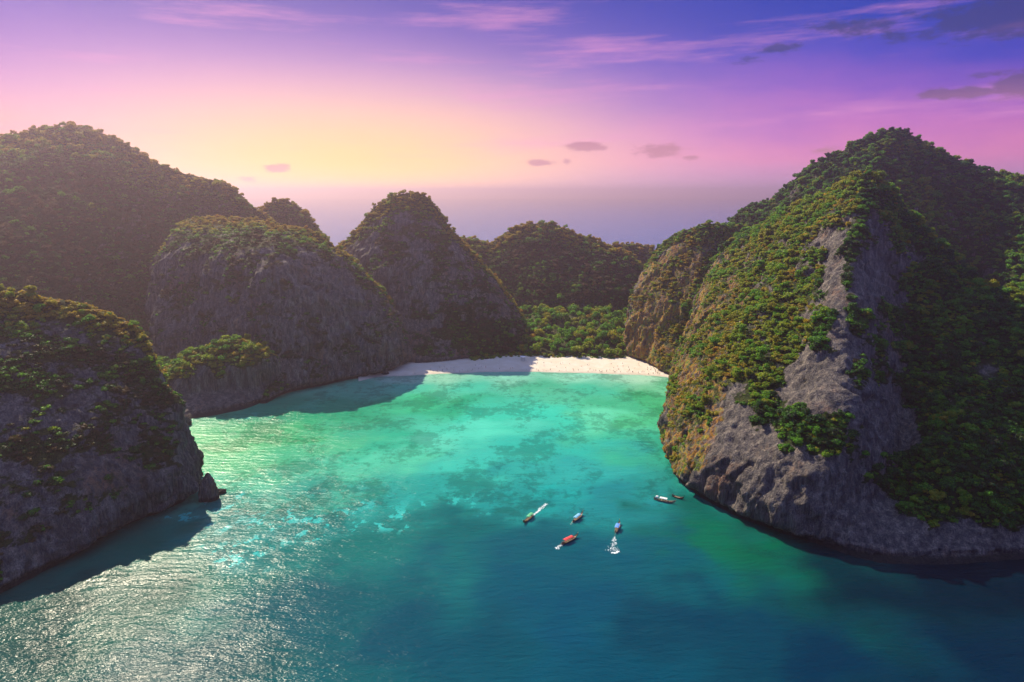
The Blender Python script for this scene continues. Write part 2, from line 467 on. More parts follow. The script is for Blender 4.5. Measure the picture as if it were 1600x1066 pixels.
def build_sea():
    # fine sheet over the bay, stretching out to the horizon in ever wider rings
    core = np.arange(-330, 331, 3.0)
    ext = [30, 80, 200, 500, 1200, 3000, 8000, 19000]
    xs = np.concatenate([[-330 - e for e in reversed(ext)], core, [330 + e for e in ext]])
    corey = np.arange(150, 861, 3.0)
    ys = np.concatenate([[150 - e for e in reversed(ext)], corey, [860 + e for e in ext]])
    X, Y = np.meshgrid(xs, ys)
    v = np.stack([X.ravel(), Y.ravel(), np.zeros(X.size)], 1)
    wob = np.stack([fbm(v / 38.0, 4), fbm(v / 38.0 + 50, 4)], 1) * 40.0
    near = ((np.abs(v[:, 0]) < 340) & (v[:, 1] < 870) & (v[:, 1] > 100)).astype(float)
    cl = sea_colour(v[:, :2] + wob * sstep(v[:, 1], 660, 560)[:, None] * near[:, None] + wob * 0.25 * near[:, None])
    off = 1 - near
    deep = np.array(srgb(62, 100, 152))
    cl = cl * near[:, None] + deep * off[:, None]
    lum = cl[:, 1]
    shallow = sstep(lum, 0.07, 0.37)
    col = np.concatenate([cl, np.ones((len(v), 1))], 1)
    m, n = new_mat('sea_water')
    geo = n.n.new('ShaderNodeNewGeometry')
    pos = geo.outputs['Position']
    bc = n.node('ShaderNodeAttribute', 'Color', dict(attribute_name='watercol'))
    sh = n.node('ShaderNodeAttribute', 'Fac', dict(attribute_name='shallow'))
    # coral and sea grass showing through the shallows
    c1 = n.noise(n.mapv(pos, (0.022, 0.017, 0.0)), 1.0, 6, 0.68)
    c2 = n.noise(n.mapv(pos, (0.20, 0.16, 0.0), loc=(5, 9, 0)), 1.0, 6, 0.75)
    cor = n.m('MULTIPLY', n.ss(n.m('ADD', n.m('MULTIPLY', c1, 0.72), n.m('MULTIPLY', c2, 0.42)), 0.555, 0.635), n.ss(sh, 0.02, 0.30))
    col2 = n.mix(n.m('MULTIPLY', cor, 0.72), bc, n.mix(1.0, bc, (0.40, 0.52, 0.50), 'MULTIPLY'))
    # bright sand pockets between the reef at the edge of the drop-off
    c3 = n.noise(n.mapv(pos, (0.10, 0.075, 0.0), loc=(1, 8, 0)), 1.0, 5, 0.66)
    edge = n.m('MULTIPLY', n.ss(sh, 0.06, 0.22), n.ss(sh, 0.70, 0.40))
    reef = n.ss(n.node('ShaderNodeSeparateXYZ', 0, Vector=pos), 20.0, -50.0)
    sand = n.m('MULTIPLY', n.m('MULTIPLY', n.ss(c3, 0.548, 0.575), edge), reef)
    col2 = n.mix(n.m('MULTIPLY', sand, 0.8), col2, (0.03, 0.42, 0.38))
    var = n.noise(n.mapv(pos, (0.011, 0.008, 0.0), loc=(3, 3, 0)), 1.0, 4, 0.6)
    col2 = n.mix(0.28, col2, n.mix(n.ss(var, 0.35, 0.68), n.mix(1.0, col2, (0.65, 0.76, 0.8), 'MULTIPLY'), n.mix(1.0, col2, (1.2, 1.16, 1.1), 'MULTIPLY')))
    # wind ripples on a slow swell
    wp = n.node('ShaderNodeVectorMath', 0, dict(operation='ADD'), i0=pos, i1=n.node('ShaderNodeVectorMath', 0, dict(operation='SCALE'), i0=n.noise(n.mapv(pos, (0.03, 0.03, 0.0)), 1.0, 2, 0.5, 1), Scale=9.0))
    w1 = n.noise(n.mapv(wp, (0.10, 0.29, 0.0), rot=(0, 0, R(-24))), 1.0, 1.0, 0.5)
    w2 = n.noise(n.mapv(wp, (0.50, 1.15, 0.0), rot=(0, 0, R(-10))), 1.0, 2.0, 0.55)
    w3 = n.noise(n.mapv(wp, (0.020, 0.085, 0.0), rot=(0, 0, R(16))), 1.0, 1.0, 0.5)
    gust = n.noise(n.mapv(pos, (0.008, 0.012, 0.0), loc=(8, 2, 0)), 1.0, 3, 0.5)
    hh = n.m('ADD', n.m('ADD', n.m('MULTIPLY', w1, 0.80), n.m('MULTIPLY', w2, 0.40)), n.m('MULTIPLY', w3, 0.8))
    amp = n.m('ADD', 0.6, n.m('MULTIPLY', n.ss(gust, 0.3, 0.7), 0.4))
    bump = n.node('ShaderNodeBump', Strength=amp, Distance=1.0, Height=hh)
    finish(n, n.node('ShaderNodeBsdfPrincipled', Base_Color=col2, Roughness=0.20, IOR=1.33, Specular_IOR_Level=0.065, Normal=bump))
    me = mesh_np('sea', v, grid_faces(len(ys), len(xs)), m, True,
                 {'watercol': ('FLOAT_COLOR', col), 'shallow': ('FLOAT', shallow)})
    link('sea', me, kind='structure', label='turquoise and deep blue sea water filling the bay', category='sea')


build_sea()

# ------------------------------------------------------------------ mountains
TERRAIN = {}


def in_poly(px, py, poly):
    inside = np.zeros(px.shape, bool)
    j = len(poly) - 1
    for i in range(len(poly)):
        xi, yi = poly[i]
        xj, yj = poly[j]
        cond = ((yi > py) != (yj > py)) & (px < (xj - xi) * (py - yi) / (yj - yi + 1e-9) + xi)
        inside ^= cond
        j = i
    return inside


def soft_polys(px, py, p, polys, jit=17.0):
    jx = px + jit * fbm(p / 14.0, 3) * 2
    jy = py + jit * fbm(p / 14.0 + 40, 3) * 2
    r = np.zeros(px.shape)
    for poly in polys:
        r = np.maximum(r, in_poly(jx, jy, poly).astype(float))
    return r


def mountain(name, label, cols, away, step=2.0, back=(30, 95, 150), amp=(7.0, 3.0, 1.0), notch=True, veg=(0.5, 0.5),
             bare=(), dense=(), golden=(), sunny=(), ridge_drop=2.5, freq=1.0, steep_bare=0.5):
    away = np.array((*away, 0.0))
    away /= np.linalg.norm(away)
    full, nfront = [], []
    lens = []
    for cpts in cols:
        c_ = [np.array(q, float) for q in cpts]
        c_[-1] = c_[-1] - np.array((0, 0, ridge_drop))
        if c_[0][2] < 0.5:
            c_ = [c_[0] - np.array((0, 0, 5.0))] + c_
        lens.append(sum(np.linalg.norm(b - a) for a, b in zip(c_, c_[1:])))
        full.append(c_)
    nf = max(24, int(max(lens) / step))
    nb = max(10, int(nf * 0.22))
    rows = []
    for c_ in full:
        fr = catmull(c_, nf)
        rg = c_[-1]
        hgt = rg[2] + 4
        bk = [rg, rg + away * back[0] + np.array((0, 0, -0.14 * hgt)), rg + away * back[1] + np.array((0, 0, -0.55 * hgt)), rg + away * back[2] + np.array((0, 0, -hgt))]
        rows.append(np.vstack([fr, catmull(bk, nb + 1)[1:]]))
    net = np.stack(rows, 0)                                  # columns, rows, 3
    chord = np.linalg.norm(np.diff(net, axis=0), axis=2)[:, :nf]
    wid = np.percentile(chord, 75, axis=1)
    s = np.concatenate([[0], np.cumsum(wid)])
    nc = max(20, int(s[-1] / step))
    flat = net.reshape(len(cols), -1)
    ext = np.vstack([2 * flat[0] - flat[1], flat, 2 * flat[-1] - flat[-2]])
    uu = np.linspace(0, s[-1], nc)
    kk = np.clip(np.searchsorted(s, uu, side='right') - 1, 0, len(cols) - 2)
    t = ((uu - s[kk]) / np.maximum(s[kk + 1] - s[kk], 1e-6))[:, None]
    p0, p1, p2, p3 = ext[kk], ext[kk + 1], ext[kk + 2], ext[kk + 3]
    dense_net = 0.5 * ((2 * p1) + (-p0 + p2) * t + (2 * p0 - 5 * p1 + 4 * p2 - p3) * t ** 2 + (-p0 + 3 * p1 - 3 * p2 + p3) * t ** 3)
    g = dense_net.reshape(nc, nf + nb, 3).transpose(1, 0, 2)  # rows, columns, 3
    nr = g.shape[0]

    def normals(g):
        du = np.gradient(g, axis=1)
        dv = np.gradient(g, axis=0)
        nn = np.cross(du, dv)
        return nn / np.maximum(np.linalg.norm(nn, axis=2, keepdims=True), 1e-6)

    nn = normals(g)
    # smooth the broad normals so displacement does not cross itself
    v = g.reshape(-1, 3)
    nv = nn.reshape(-1, 3)
    z = v[:, 2]
    front = np.concatenate([np.ones(nf), np.zeros(nb)])[:, None].repeat(nc, 1).ravel()
    rowf = np.concatenate([np.linspace(0, 1, nf), np.linspace(1, 1.6, nb)])[:, None].repeat(nc, 1).ravel()
    steep = 1 - np.abs(nv[:, 2])
    big = fbm(v / np.array((46.0, 46.0, 60.0)) * freq, 4)
    warp = np.stack([fbm(v / 22.0, 3), fbm(v / 22.0 + 9, 3), np.zeros(len(v))], 1) * 6.0
    q = (v + warp) * freq
    fl = fbm(q / np.array((9.0, 9.0, 70.0)) + 3.3, 4)
    flute = (1 - 2.2 * np.abs(fl))
    sm = 0.55 * fbm(v / np.array((3.6, 3.6, 9.0)) + 7, 4) + 0.6 * (0.5 - 2.0 * np.abs(fbm(v / np.array((6.5, 6.5, 8.0)) + 77, 3)))
    fine_fl = 1 - 2.4 * np.abs(fbm((v + 0.5 * warp) / np.array((4.0, 4.0, 38.0)) + 13, 3))
    ledge = np.abs(fbm(v / np.array((40.0, 40.0, 7.0)) + 5, 3))
    d = amp[0] * big + (amp[1] * flute + 0.42 * amp[1] * fine_fl) * (0.25 + 0.75 * steep) + amp[2] * sm + 1.6 * ledge
    cv1, ce1 = cells((v + 1.3 * warp) / np.array((19.0, 19.0, 44.0)) + 100)
    cv2, ce2 = cells((v + 0.6 * warp) / np.array((5.5, 5.5, 15.0)) + 300)
    blk = 1.5 * amp[1] * (cv1 - 0.5) * sstep(ce1, 0.0, 0.14) + 0.62 * amp[1] * (cv2 - 0.5) * sstep(ce2, 0.0, 0.2) - 0.45 * amp[1] * (1 - sstep(ce1, 0.0, 0.10))
    d = d + blk * (0.3 + 0.7 * steep)
    edge = 1 - 0.55 * np.exp(-((rowf - 1.0) / 0.10) ** 2)
    d = d * edge * sstep(z, -4, 8)
    hz = nv.copy()
    hz[:, 2] *= 0.35
    v2 = v + hz * d[:, None]
    if notch:
        hn = nv.copy()
        hn[:, 2] = 0
        hn /= np.maximum(np.linalg.norm(hn, axis=1, keepdims=True), 1e-6)
        v2 = v2 - hn * (3.4 * sstep(z + 1.4 * sm, 4.8, 2.2) * front)[:, None]
    g2 = v2.reshape(nr, nc, 3)
    n2 = normals(g2).reshape(-1, 3)
    px, py, dep = project(v2)
    slope = np.clip(n2[:, 2], 0, 1)
    vn = 0.5 + 0.9 * fbm(v2 / np.array((26.0, 26.0, 20.0)) + 21, 4)
    vg = np.clip(veg[0] + veg[1] * (vn - 0.5) * 2 + 0.9 * (slope - steep_bare), 0, 1)
    vg = np.maximum(vg, 0.92 * sstep(rowf, 0.84, 0.95))
    if bare:
        vg = vg * (1 - 0.94 * soft_polys(px, py, v2, bare))
    if dense:
        vg = np.maximum(vg, soft_polys(px, py, v2, dense))
    oc = soft_polys(px, py, v2, golden, 14.0) if golden else np.zeros(len(v2))
    vg = vg * (1 - 0.38 * oc)
    su = soft_polys(px, py, v2, sunny, 14.0) if sunny else oc
    faces = grid_faces(nr, nc)
    me = mesh_np(name, v2, faces, ROCK, False, {'veg': ('FLOAT', vg), 'ochre': ('FLOAT', oc)})
    link(name, me, kind='structure', label=label, category='cliff')
    TERRAIN[name] = dict(v=v2, f=faces, n=n2, veg=vg, och=oc, sun=np.maximum(su, oc), front=front, rowf=rowf, dep=dep, px=px, py=py)


# --- near right mountain
mountain('cliff_right_near', 'steep jungle covered limestone mountain rising from the water at right', [
    [P(1066, 598, 690), P(1085, 540, 715), P(1105, 460, 725), P(1150, 384, 735)],
    [G(1057, 602), P(1064, 560, 650), P(1084, 500, 662), P(1108, 432, 675), P(1140, 376, 690)],
    [G(1049, 650), P(1060, 600, 545), P(1090, 520, 570), P(1125, 440, 605), P(1180, 352, 650)],
    [G(1041, 724), P(1056, 655, 448), P(1100, 570, 480), P(1150, 470, 535), P(1236, 324, 600)],
    [G(1078, 770), P(1108, 690, 396), P(1160, 590, 425), P(1212, 470, 485), P(1300, 294, 560)],
    [G(1140, 806), P(1180, 715, 366), P(1232, 600, 400), P(1272, 450, 465), P(1334, 272, 530)],
    [G(1210, 832), P(1236, 760, 341), P(1270, 690, 352), P(1300, 545, 398), P(1322, 400, 462), P(1364, 264, 524)],
    [G(1270, 852), P(1296, 770, 336), P(1335, 700, 346), P(1340, 570, 392), P(1345, 420, 458), P(1384, 284, 526)],
    [G(1370, 883), P(1384, 800, 334), P(1400, 740, 366), P(1408, 580, 430), P(1404, 450, 486), P(1412, 316, 530)],
    [G(1460, 888), P(1470, 828, 322), P(1480, 720, 352), P(1490, 600, 410), P(1480, 480, 470), P(1462, 366, 526)],
    [G(1540, 884), P(1550, 830, 322), P(1560, 720, 350), P(1550, 600, 405), P(1540, 520, 445), P(1520, 424, 505)],
    [G(1620, 878), P(1630, 820, 325), P(1640, 720, 352), P(1630, 600, 400), P(1610, 530, 430), P(1590, 458, 480)],
    [G(1780, 872), P(1790, 800, 328), P(1800, 700, 350), P(1790, 600, 385), P(1760, 500, 450)],
    [G(1960, 860), P(1970, 780, 335), P(1980, 700, 350), P(1960, 560, 430)],
], (0.25, 1.0), step=1.35, back=(28, 80, 120), amp=(7.5, 4.2, 1.5), veg=(0.54, 0.72),
    bare=[[(1046, 724), (1120, 640), (1165, 640), (1215, 680), (1260, 712), (1335, 712), (1352, 760), (1400, 784), (1440, 812), (1540, 826), (1640, 820), (1640, 920), (1040, 920), (1000, 760)],
          [(1285, 360), (1316, 360), (1322, 460), (1340, 560), (1350, 640), (1336, 720), (1300, 720), (1310, 600), (1290, 480)],
          [(1250, 545), (1300, 540), (1330, 640), (1250, 650), (1215, 600)],
          [(1350, 600), (1375, 590), (1440, 640), (1440, 690), (1380, 720), (1345, 745)],
          [(1330, 400), (1390, 385), (1400, 470), (1340, 480)]],
    dense=[[(1190, 640), (1230, 650), (1322, 645), (1330, 700), (1270, 715), (1240, 690)],
           [(1345, 760), (1400, 725), (1480, 700), (1640, 690), (1640, 812), (1540, 818), (1440, 804), (1400, 776)]],
    golden=[[(1030, 750), (1036, 600), (1062, 520), (1100, 430), (1150, 390), (1186, 420), (1150, 510), (1132, 600), (1120, 680), (1080, 740)]],
    sunny=[[(1100, 640), (1110, 430), (1200, 340), (1364, 250), (1340, 330), (1290, 400), (1275, 520), (1200, 640)], [(1350, 255), (1380, 262), (1470, 345), (1530, 410), (1640, 468), (1640, 490), (1520, 440), (1450, 372), (1370, 295)]])  # sunny: slope and right ridge where sunlight is painted into the foliage tint

# --- near left cliff
mountain('cliff_left_near', 'dark scrub covered limestone headland at the left edge', [
    [G(-420, 1150), P(-430, 980, 262), P(-440, 700, 300), P(-440, 420, 350)],
    [G(-200, 1030), P(-210, 900, 272), P(-220, 700, 310), P(-230, 540, 355), P(-240, 425, 395)],
    [G(0, 932), P(-5, 860, 292), P(-8, 720, 325), P(-5, 570, 370), P(-10, 448, 415)],
    [G(70, 898), P(68, 830, 308), P(62, 710, 335), P(62, 580, 378), P(66, 458, 425)],
    [G(135, 860), P(135, 800, 326), P(128, 690, 352), P(125, 580, 390), P(125, 470, 430)],
    [G(195, 826), P(197, 770, 343), P(190, 680, 366), P(185, 580, 398), P(180, 490, 430)],
    [G(250, 803), P(254, 755, 360), P(246, 690, 377), P(234, 610, 400), P(216, 518, 425)],
    [G(278, 793), P(280, 752, 370), P(276, 700, 383), P(262, 640, 400), P(240, 572, 418)],
    [G(296, 781), P(297, 757, 381), P(292, 725, 390), P(282, 690, 400), P(268, 640, 413)],
    [G(300, 765), P(300, 748, 396), P(298, 735, 400), P(294, 715, 410), P(288, 690, 423)],
    [G(292, 737), P(292, 728, 423), P(291, 718, 426), P(289, 708, 431), P(286, 700, 438)],
], (-0.75, 0.66), step=1.35, back=(25, 70, 110), amp=(7.5, 4.6, 1.5), veg=(0.06, 0.75), steep_bare=0.42,
    bare=[[(0, 860), (100, 810), (180, 780), (250, 760), (320, 740), (330, 800), (160, 880), (0, 960)]])

# --- green-topped knoll
mountain('cliff_knoll', 'low rock knoll with bright green trees beside the near left cliff', [
    [P(240, 655, 600), P(236, 600, 615), P(236, 560, 630)],
    [G(262, 660), P(260, 620, 556), P(262, 590, 572), P(262, 570, 590)],
    [G(300, 656), P(298, 618, 556), P(300, 580, 566), P(302, 546, 588)],
    [G(350, 648), P(348, 610, 564), P(350, 570, 572), P(352, 530, 594)],
    [G(395, 637), P(398, 606, 574), P(400, 562, 580), P(390, 532, 600)],
    [G(420, 622), P(425, 596, 594), P(426, 560, 598), P(412, 546, 610)],
    [P(428, 612, 640), P(432, 590, 645), P(428, 575, 650), P(418, 568, 655)],
], (-0.3, 1.0), step=1.3, back=(22, 45, 70), amp=(4.0, 3.6, 1.0), veg=(0.30, 0.4),
    dense=[[(238, 575), (300, 540), (352, 520), (400, 530), (424, 560), (395, 568), (360, 572), (330, 580), (300, 578), (262, 596)]],
    bare=[[(262, 606), (310, 588), (360, 584), (400, 576), (430, 566), (440, 680), (250, 690)]])

# --- middle left cliff
mountain('cliff_left_middle', 'broad grey limestone cliff dropping to the left end of the beach', [
    [P(236, 560, 760), P(242, 500, 770), P(246, 440, 780), P(255, 390, 800)],
    [P(256, 640, 640), P(256, 530, 676), P(256, 440, 716), P(262, 385, 745), P(290, 345, 795)],
    [P(310, 640, 632), P(308, 540, 660), P(300, 460, 694), P(300, 385, 728), P(330, 338, 792)],
    [G(400, 632), P(394, 560, 608), P(380, 480, 642), P(370, 395, 690), P(382, 338, 782)],
    [G(450, 615), P(448, 550, 622), P(440, 470, 642), P(432, 395, 672), P(434, 348, 745)],
    [G(510, 602), P(508, 540, 644), P(500, 470, 664), P(490, 405, 690), P(484, 356, 740)],
    [G(560, 592), P(560, 535, 662), P(552, 480, 676), P(538, 425, 700), P(518, 378, 735)],
    [G(596, 584), P(600, 545, 675), P(596, 500, 690), P(582, 455, 710), P(556, 410, 740)],
    [G(624, 576), P(628, 550, 692), P(624, 520, 705), P(614, 490, 722), P(596, 456, 750)],
    [P(642, 570, 735), P(642, 552, 742), P(638, 535, 750), P(632, 516, 765)],
], (-0.5, 0.9), step=1.8, back=(40, 110, 160), amp=(11.0, 6.2, 1.6), veg=(0.18, 0.55), steep_bare=0.45,
    bare=[[(440, 400), (540, 420), (590, 490), (540, 520), (450, 470)]])

# --- big left massif
mountain('mountain_left_far', 'tall rounded forested mountain at the far left', [
    [P(-420, 560, 640), P(-420, 420, 740), P(-420, 300, 850)],
    [P(-200, 580, 600), P(-200, 430, 680), P(-200, 300, 780), P(-190, 235, 880)],
    [P(-40, 590, 590), P(-40, 470, 640), P(-20, 340, 740), P(-20, 214, 890)],
    [P(60, 590, 600), P(66, 480, 660), P(70, 330, 770), P(70, 198, 910)],
    [P(120, 590, 620), P(130, 480, 690), P(130, 330, 800), P(130, 196, 920)],
    [P(180, 580, 650), P(188, 480, 730), P(190, 350, 820), P(186, 218, 925)],
    [P(225, 560, 690), P(232, 470, 760), P(234, 360, 850), P(238, 250, 925)],
    [P(262, 540, 750), P(272, 450, 800), P(280, 350, 870), P(294, 270, 920)],
    [P(320, 500, 820), P(326, 420, 850), P(336, 340, 890), P(346, 283, 915)],
    [P(380, 480, 850), P(382, 420, 870), P(384, 350, 890), P(386, 312, 910)],
    [P(440, 480, 880), P(436, 430, 890), P(432, 380, 900), P(426, 344, 912)],
], (-0.35, 1.0), step=2.6, back=(40, 130, 200), amp=(18.0, 6.0, 2.0), veg=(0.74, 0.4), notch=False)

mountain('hill_behind', 'small rounded hill between the left mountain and the central peak', [
    [P(380, 430, 940), P(388, 370, 950), P(394, 332, 970)],
    [P(415, 430, 930), P(415, 370, 945), P(416, 318, 975)],
    [P(446, 430, 930), P(448, 370, 945), P(446, 311, 980)],
    [P(476, 430, 930), P(480, 370, 950), P(474, 327, 985)],
    [P(505, 440, 940), P(508, 390, 960), P(496, 356, 990)],
    [P(530, 450, 960), P(528, 410, 975), P(518, 384, 1000)],
], (-0.1, 1.0), step=2.6, back=(30, 80, 120), amp=(5.0, 2.5, 1.2), veg=(0.78, 0.4), notch=False)

# --- centre peak
mountain('cliff_centre', 'dome shaped limestone peak standing behind the beach', [
    [P(520, 560, 820), P(524, 480, 830), P(528, 420, 840), P(532, 384, 850)],
    [P(560, 570, 770), P(560, 480, 790), P(556, 410, 815), P(556, 358, 850)],
    [P(600, 575, 740), P(596, 490, 765), P(590, 400, 800), P(590, 318, 850)],
    [G(640, 571), P(640, 500, 748), P(636, 410, 785), P(628, 300, 852)],
    [G(690, 569), P(684, 510, 742), P(676, 430, 772), P(664, 304, 850)],
    [G(735, 564), P(728, 515, 746), P(716, 445, 770), P(698, 350, 842)],
    [G(775, 558), P(768, 520, 758), P(756, 470, 775), P(732, 388, 835)],
    [P(812, 552, 752), P(802, 525, 768), P(790, 490, 785), P(766, 424, 835)],
    [P(836, 546, 775), P(828, 530, 785), P(816, 512, 800), P(796, 468, 840)],
    [P(852, 546, 815), P(846, 536, 822), P(838, 526, 835), P(822, 504, 850)],
], (0.0, 1.0), step=1.9, back=(35, 100, 140), amp=(9.0, 5.2, 1.5), notch=True, veg=(0.16, 0.55), steep_bare=0.42,
    dense=[[(690, 470), (760, 500), (830, 520), (845, 560), (760, 560), (700, 540)]])

# --- back hills
mountain('mountain_back', 'wooded ridge closing the valley behind the beach grove', [
    [P(690, 500, 900), P(690, 430, 940), P(690, 380, 980)],
    [P(730, 520, 880), P(728, 450, 920), P(730, 370, 1000)],
    [P(775, 530, 870), P(770, 460, 915), P(768, 378, 1000)],
    [P(815, 530, 870), P(808, 460, 915), P(806, 354, 1010)],
    [P(860, 530, 865), P(856, 460, 905), P(858, 347, 1010)],
    [P(905, 525, 865), P(905, 460, 900), P(906, 366, 1000)],
    [P(950, 520, 865), P(950, 460, 900), P(946, 379, 995)],
    [P(990, 520, 860), P(992, 470, 900), P(984, 396, 985)],
    [P(1030, 520, 870), P(1030, 470, 910), P(1012, 425, 985)],
], (0.0, 1.0), step=2.4, back=(40, 110, 160), amp=(12.0, 4.5, 1.6), veg=(0.70, 0.42), notch=False)

mountain('mountain_back_far', 'farther wooded ridge seen past the mid right cliff', [
    [P(930, 500, 1050), P(935, 440, 1080), P(945, 384, 1110)],
    [P(970, 500, 1040), P(975, 440, 1075), P(985, 379, 1120)],
    [P(1010, 500, 1040), P(1015, 440, 1075), P(1018, 386, 1130)],
    [P(1060, 500, 1040), P(1060, 440, 1075), P(1050, 402, 1140)],
    [P(1120, 500, 1040), P(1120, 460, 1075), P(1110, 420, 1140)],
], (0.0, 1.0), step=2.8, back=(30, 80, 120), amp=(6.0, 3.0, 1.4), veg=(0.74, 0.42), notch=False)

# --- mid right cliff
mountain('cliff_right_middle', 'sunlit fluted cliff at the right end of the beach', [
    [P(1000, 545, 830), P(1004, 490, 835), P(1012, 440, 840), P(1030, 400, 850)],
    [P(984, 556, 745), P(984, 510, 756), P(994, 462, 770), P(1020, 402, 800)],
    [P(998, 566, 720), P(1004, 510, 732), P(1020, 450, 748), P(1048, 368, 785)],
    [G(1022, 577), P(1032, 520, 712), P(1052, 450, 730), P(1080, 354, 775)],
    [G(1044, 588), P(1060, 530, 690), P(1084, 460, 712), P(1110, 347, 770)],
    [P(1066, 596, 672), P(1090, 530, 690), P(1115, 460, 715), P(1136, 350, 775)],
    [P(1110, 590, 690), P(1130, 520, 710), P(1150, 450, 740), P(1166, 352, 790)],
    [P(1160, 580, 720), P(1175, 510, 740), P(1190, 450, 760), P(1200, 380, 800)],
], (0.1, 1.0), step=1.6, back=(35, 90, 130), amp=(5.0, 4.4, 1.3), veg=(0.30, 0.5), steep_bare=0.40,
    dense=[[(1110, 400), (1136, 380), (1150, 430), (1080, 530), (1050, 560), (1060, 500)]],
    golden=[[(975, 570), (980, 480), (1010, 420), (1080, 360), (1120, 400), (1060, 520), (1060, 600)]])

# --- back right mountain
mountain('mountain_right_far', 'highest forested mountain behind the near right mountain', [
    [P(1080, 500, 820), P(1095, 440, 850), P(1112, 372, 900)],
    [P(1120, 500, 770), P(1140, 420, 810), P(1160, 326, 880)],
    [P(1180, 500, 730), P(1200, 400, 770), P(1212, 304, 850)],
    [P(1240, 480, 700), P(1252, 380, 740), P(1264, 258, 820)],
    [P(1300, 480, 680), P(1310, 350, 720), P(1318, 232, 800)],
    [P(1360, 500, 660), P(1368, 340, 710), P(1372, 206, 790)],
    [P(1420, 520, 650), P(1420, 360, 700), P(1412, 203, 785)],
    [P(1480, 540, 640), P(1478, 400, 690), P(1468, 234, 780)],
    [P(1540, 560, 620), P(1530, 430, 680), P(1528, 256, 770)],
    [P(1610, 560, 570), P(1596, 450, 620), P(1590, 360, 680), P(1590, 276, 760)],
    [P(1720, 560, 560), P(1700, 450, 620), P(1680, 360, 680), P(1670, 300, 750)],
    [P(1860, 560, 560), P(1840, 450, 620), P(1820, 330, 740)],
], (0.25, 1.0), step=2.3, back=(40, 120, 180), amp=(13.0, 4.5, 1.8), veg=(0.76, 0.4), notch=False)


# ------------------------------------------------------------------ beach and valley floor
def sheet(name, cols, nr, nc, mat, jitter, seed, **props):
    net = np.stack([catmull(c_, nr) for c_ in cols], 0)
    g = np.stack([catmull(net[:, r, :], nc) for r in range(nr)], 0)
    v = g.reshape(-1, 3)
    edge = np.minimum(1, np.minimum(np.arange(nr), 4)[:, None].repeat(nc, 1).ravel() / 4)
    v[:, 2] += jitter * fbm(v / 6.0 + seed, 4) * edge
    me = mesh_np(name, v, grid_faces(nr, nc), mat, True)
    o = link(name, me, **props)
    return v, o


def sand_material():
    m, n = new_mat('sand')
    geo = n.n.new('ShaderNodeNewGeometry')
    pos = geo.outputs['Position']
    pz = n.node('ShaderNodeSeparateXYZ', 2, Vector=pos)
    f1 = n.noise(pos, 0.10, 5, 0.6)
    f2 = n.noise(pos, 1.3, 5, 0.7)
    col = n.mix(n.ss(f1, 0.35, 0.7), (0.60, 0.53, 0.41), (0.66, 0.60, 0.50))
    col = n.mix(n.m('MULTIPLY', n.ss(f2, 0.5, 0.72), 0.35), col, (0.38, 0.30, 0.22))
    wet = n.ss(n.m('ADD', pz, n.m('MULTIPLY', f1, 0.4)), 0.75, 0.25)
    col = n.mix(n.m('MULTIPLY', wet, 0.5), col, (0.34, 0.31, 0.25))
    bump = n.node('ShaderNodeBump', Strength=0.6, Distance=0.25, Height=n.noise(pos, 0.8, 6, 0.7))
    finish(n, n.node('ShaderNodeBsdfPrincipled', Base_Color=col, Roughness=0.95, Specular_IOR_Level=0.1, Normal=bump))
    return m


SAND = sand_material()
beach_cols = []
for px, wy, by in [(560, 596, 586), (590, 589, 582), (610, 588, 577), (640, 587, 572), (690, 584, 568), (740, 582, 564), (790, 581, 562), (830, 581, 563), (870, 582, 564),
                   (920, 583, 565), (970, 585, 566), (1000, 586, 562), (1030, 588, 572), (1056, 592, 580), (1075, 597, 588)]:
    a = G(px, wy)
    b = G(px, by)
    b = b + np.array((0, 8, 0)) * 0
    mid = a * 0.6 + b * 0.4
    back_ = b * 1.0
    back_[1] += 22
    beach_cols.append([a + np.array((0, -3, -0.7)), a + np.array((0, 0, 0.05)), mid + np.array((0, 0, 1.1)), b + np.array((0, 0, 2.2)), back_ + np.array((0, 0, 2.8))])
BEACH_V, _ = sheet('beach', beach_cols, 60, 330, SAND, 0.25, 1.0, kind='structure', label='pale crescent sand beach at the head of the bay', category='beach')


def soil_material():
    m, n = new_mat('forest_floor')
    pos = n.n.new('ShaderNodeNewGeometry').outputs['Position']
    col = n.ramp(n.noise(pos, 0.25, 6, 0.65), [(0.3, (0.02, 0.03, 0.01)), (0.5, (0.045, 0.055, 0.018)), (0.7, (0.10, 0.075, 0.035))])
    finish(n, n.node('ShaderNodeBsdfPrincipled', Base_Color=col, Roughness=0.95, Specular_IOR_Level=0.1,
                     Normal=n.node('ShaderNodeBump', Strength=0.8, Distance=0.5, Height=n.noise(pos, 0.9, 5, 0.7))))
    return m


SOIL = soil_material()
val_cols = []
for px, by in [(735, 568), (775, 563), (820, 561), (850, 562), (885, 563), (925, 563), (965, 564), (1000, 558), (1030, 566)]:
    a = G(px, by)
    k = 1.0 if 840 < px < 990 else 0.7
    val_cols.append([a + np.array((0, 0, 1.4)), a + np.array((0, 14, 3.6)), a + np.array((0, 60, 9 + 4 * k)), a + np.array((0, 110, 14 + 8 * k)), a + np.array((0, 190, 20 + 10 * k))])
VAL_V, _ = sheet('valley_floor', val_cols, 70, 130, SOIL, 1.2, 5.0, kind='structure', label='shaded forest floor rising behind the beach', category='ground')
val_l = []
for px, Y in [(-60, 560), (60, 570), (140, 590), (200, 610), (250, 640)]:
    X = (px - 800) / FPX * Y
    val_l.append([np.array((X + 20, Y - 110, 2.0)), np.array((X, Y - 50, 8.0)), np.array((X - 30, Y + 20, 18)), np.array((X - 70, Y + 110, 44)), np.array((X - 110, Y + 190, 74))])
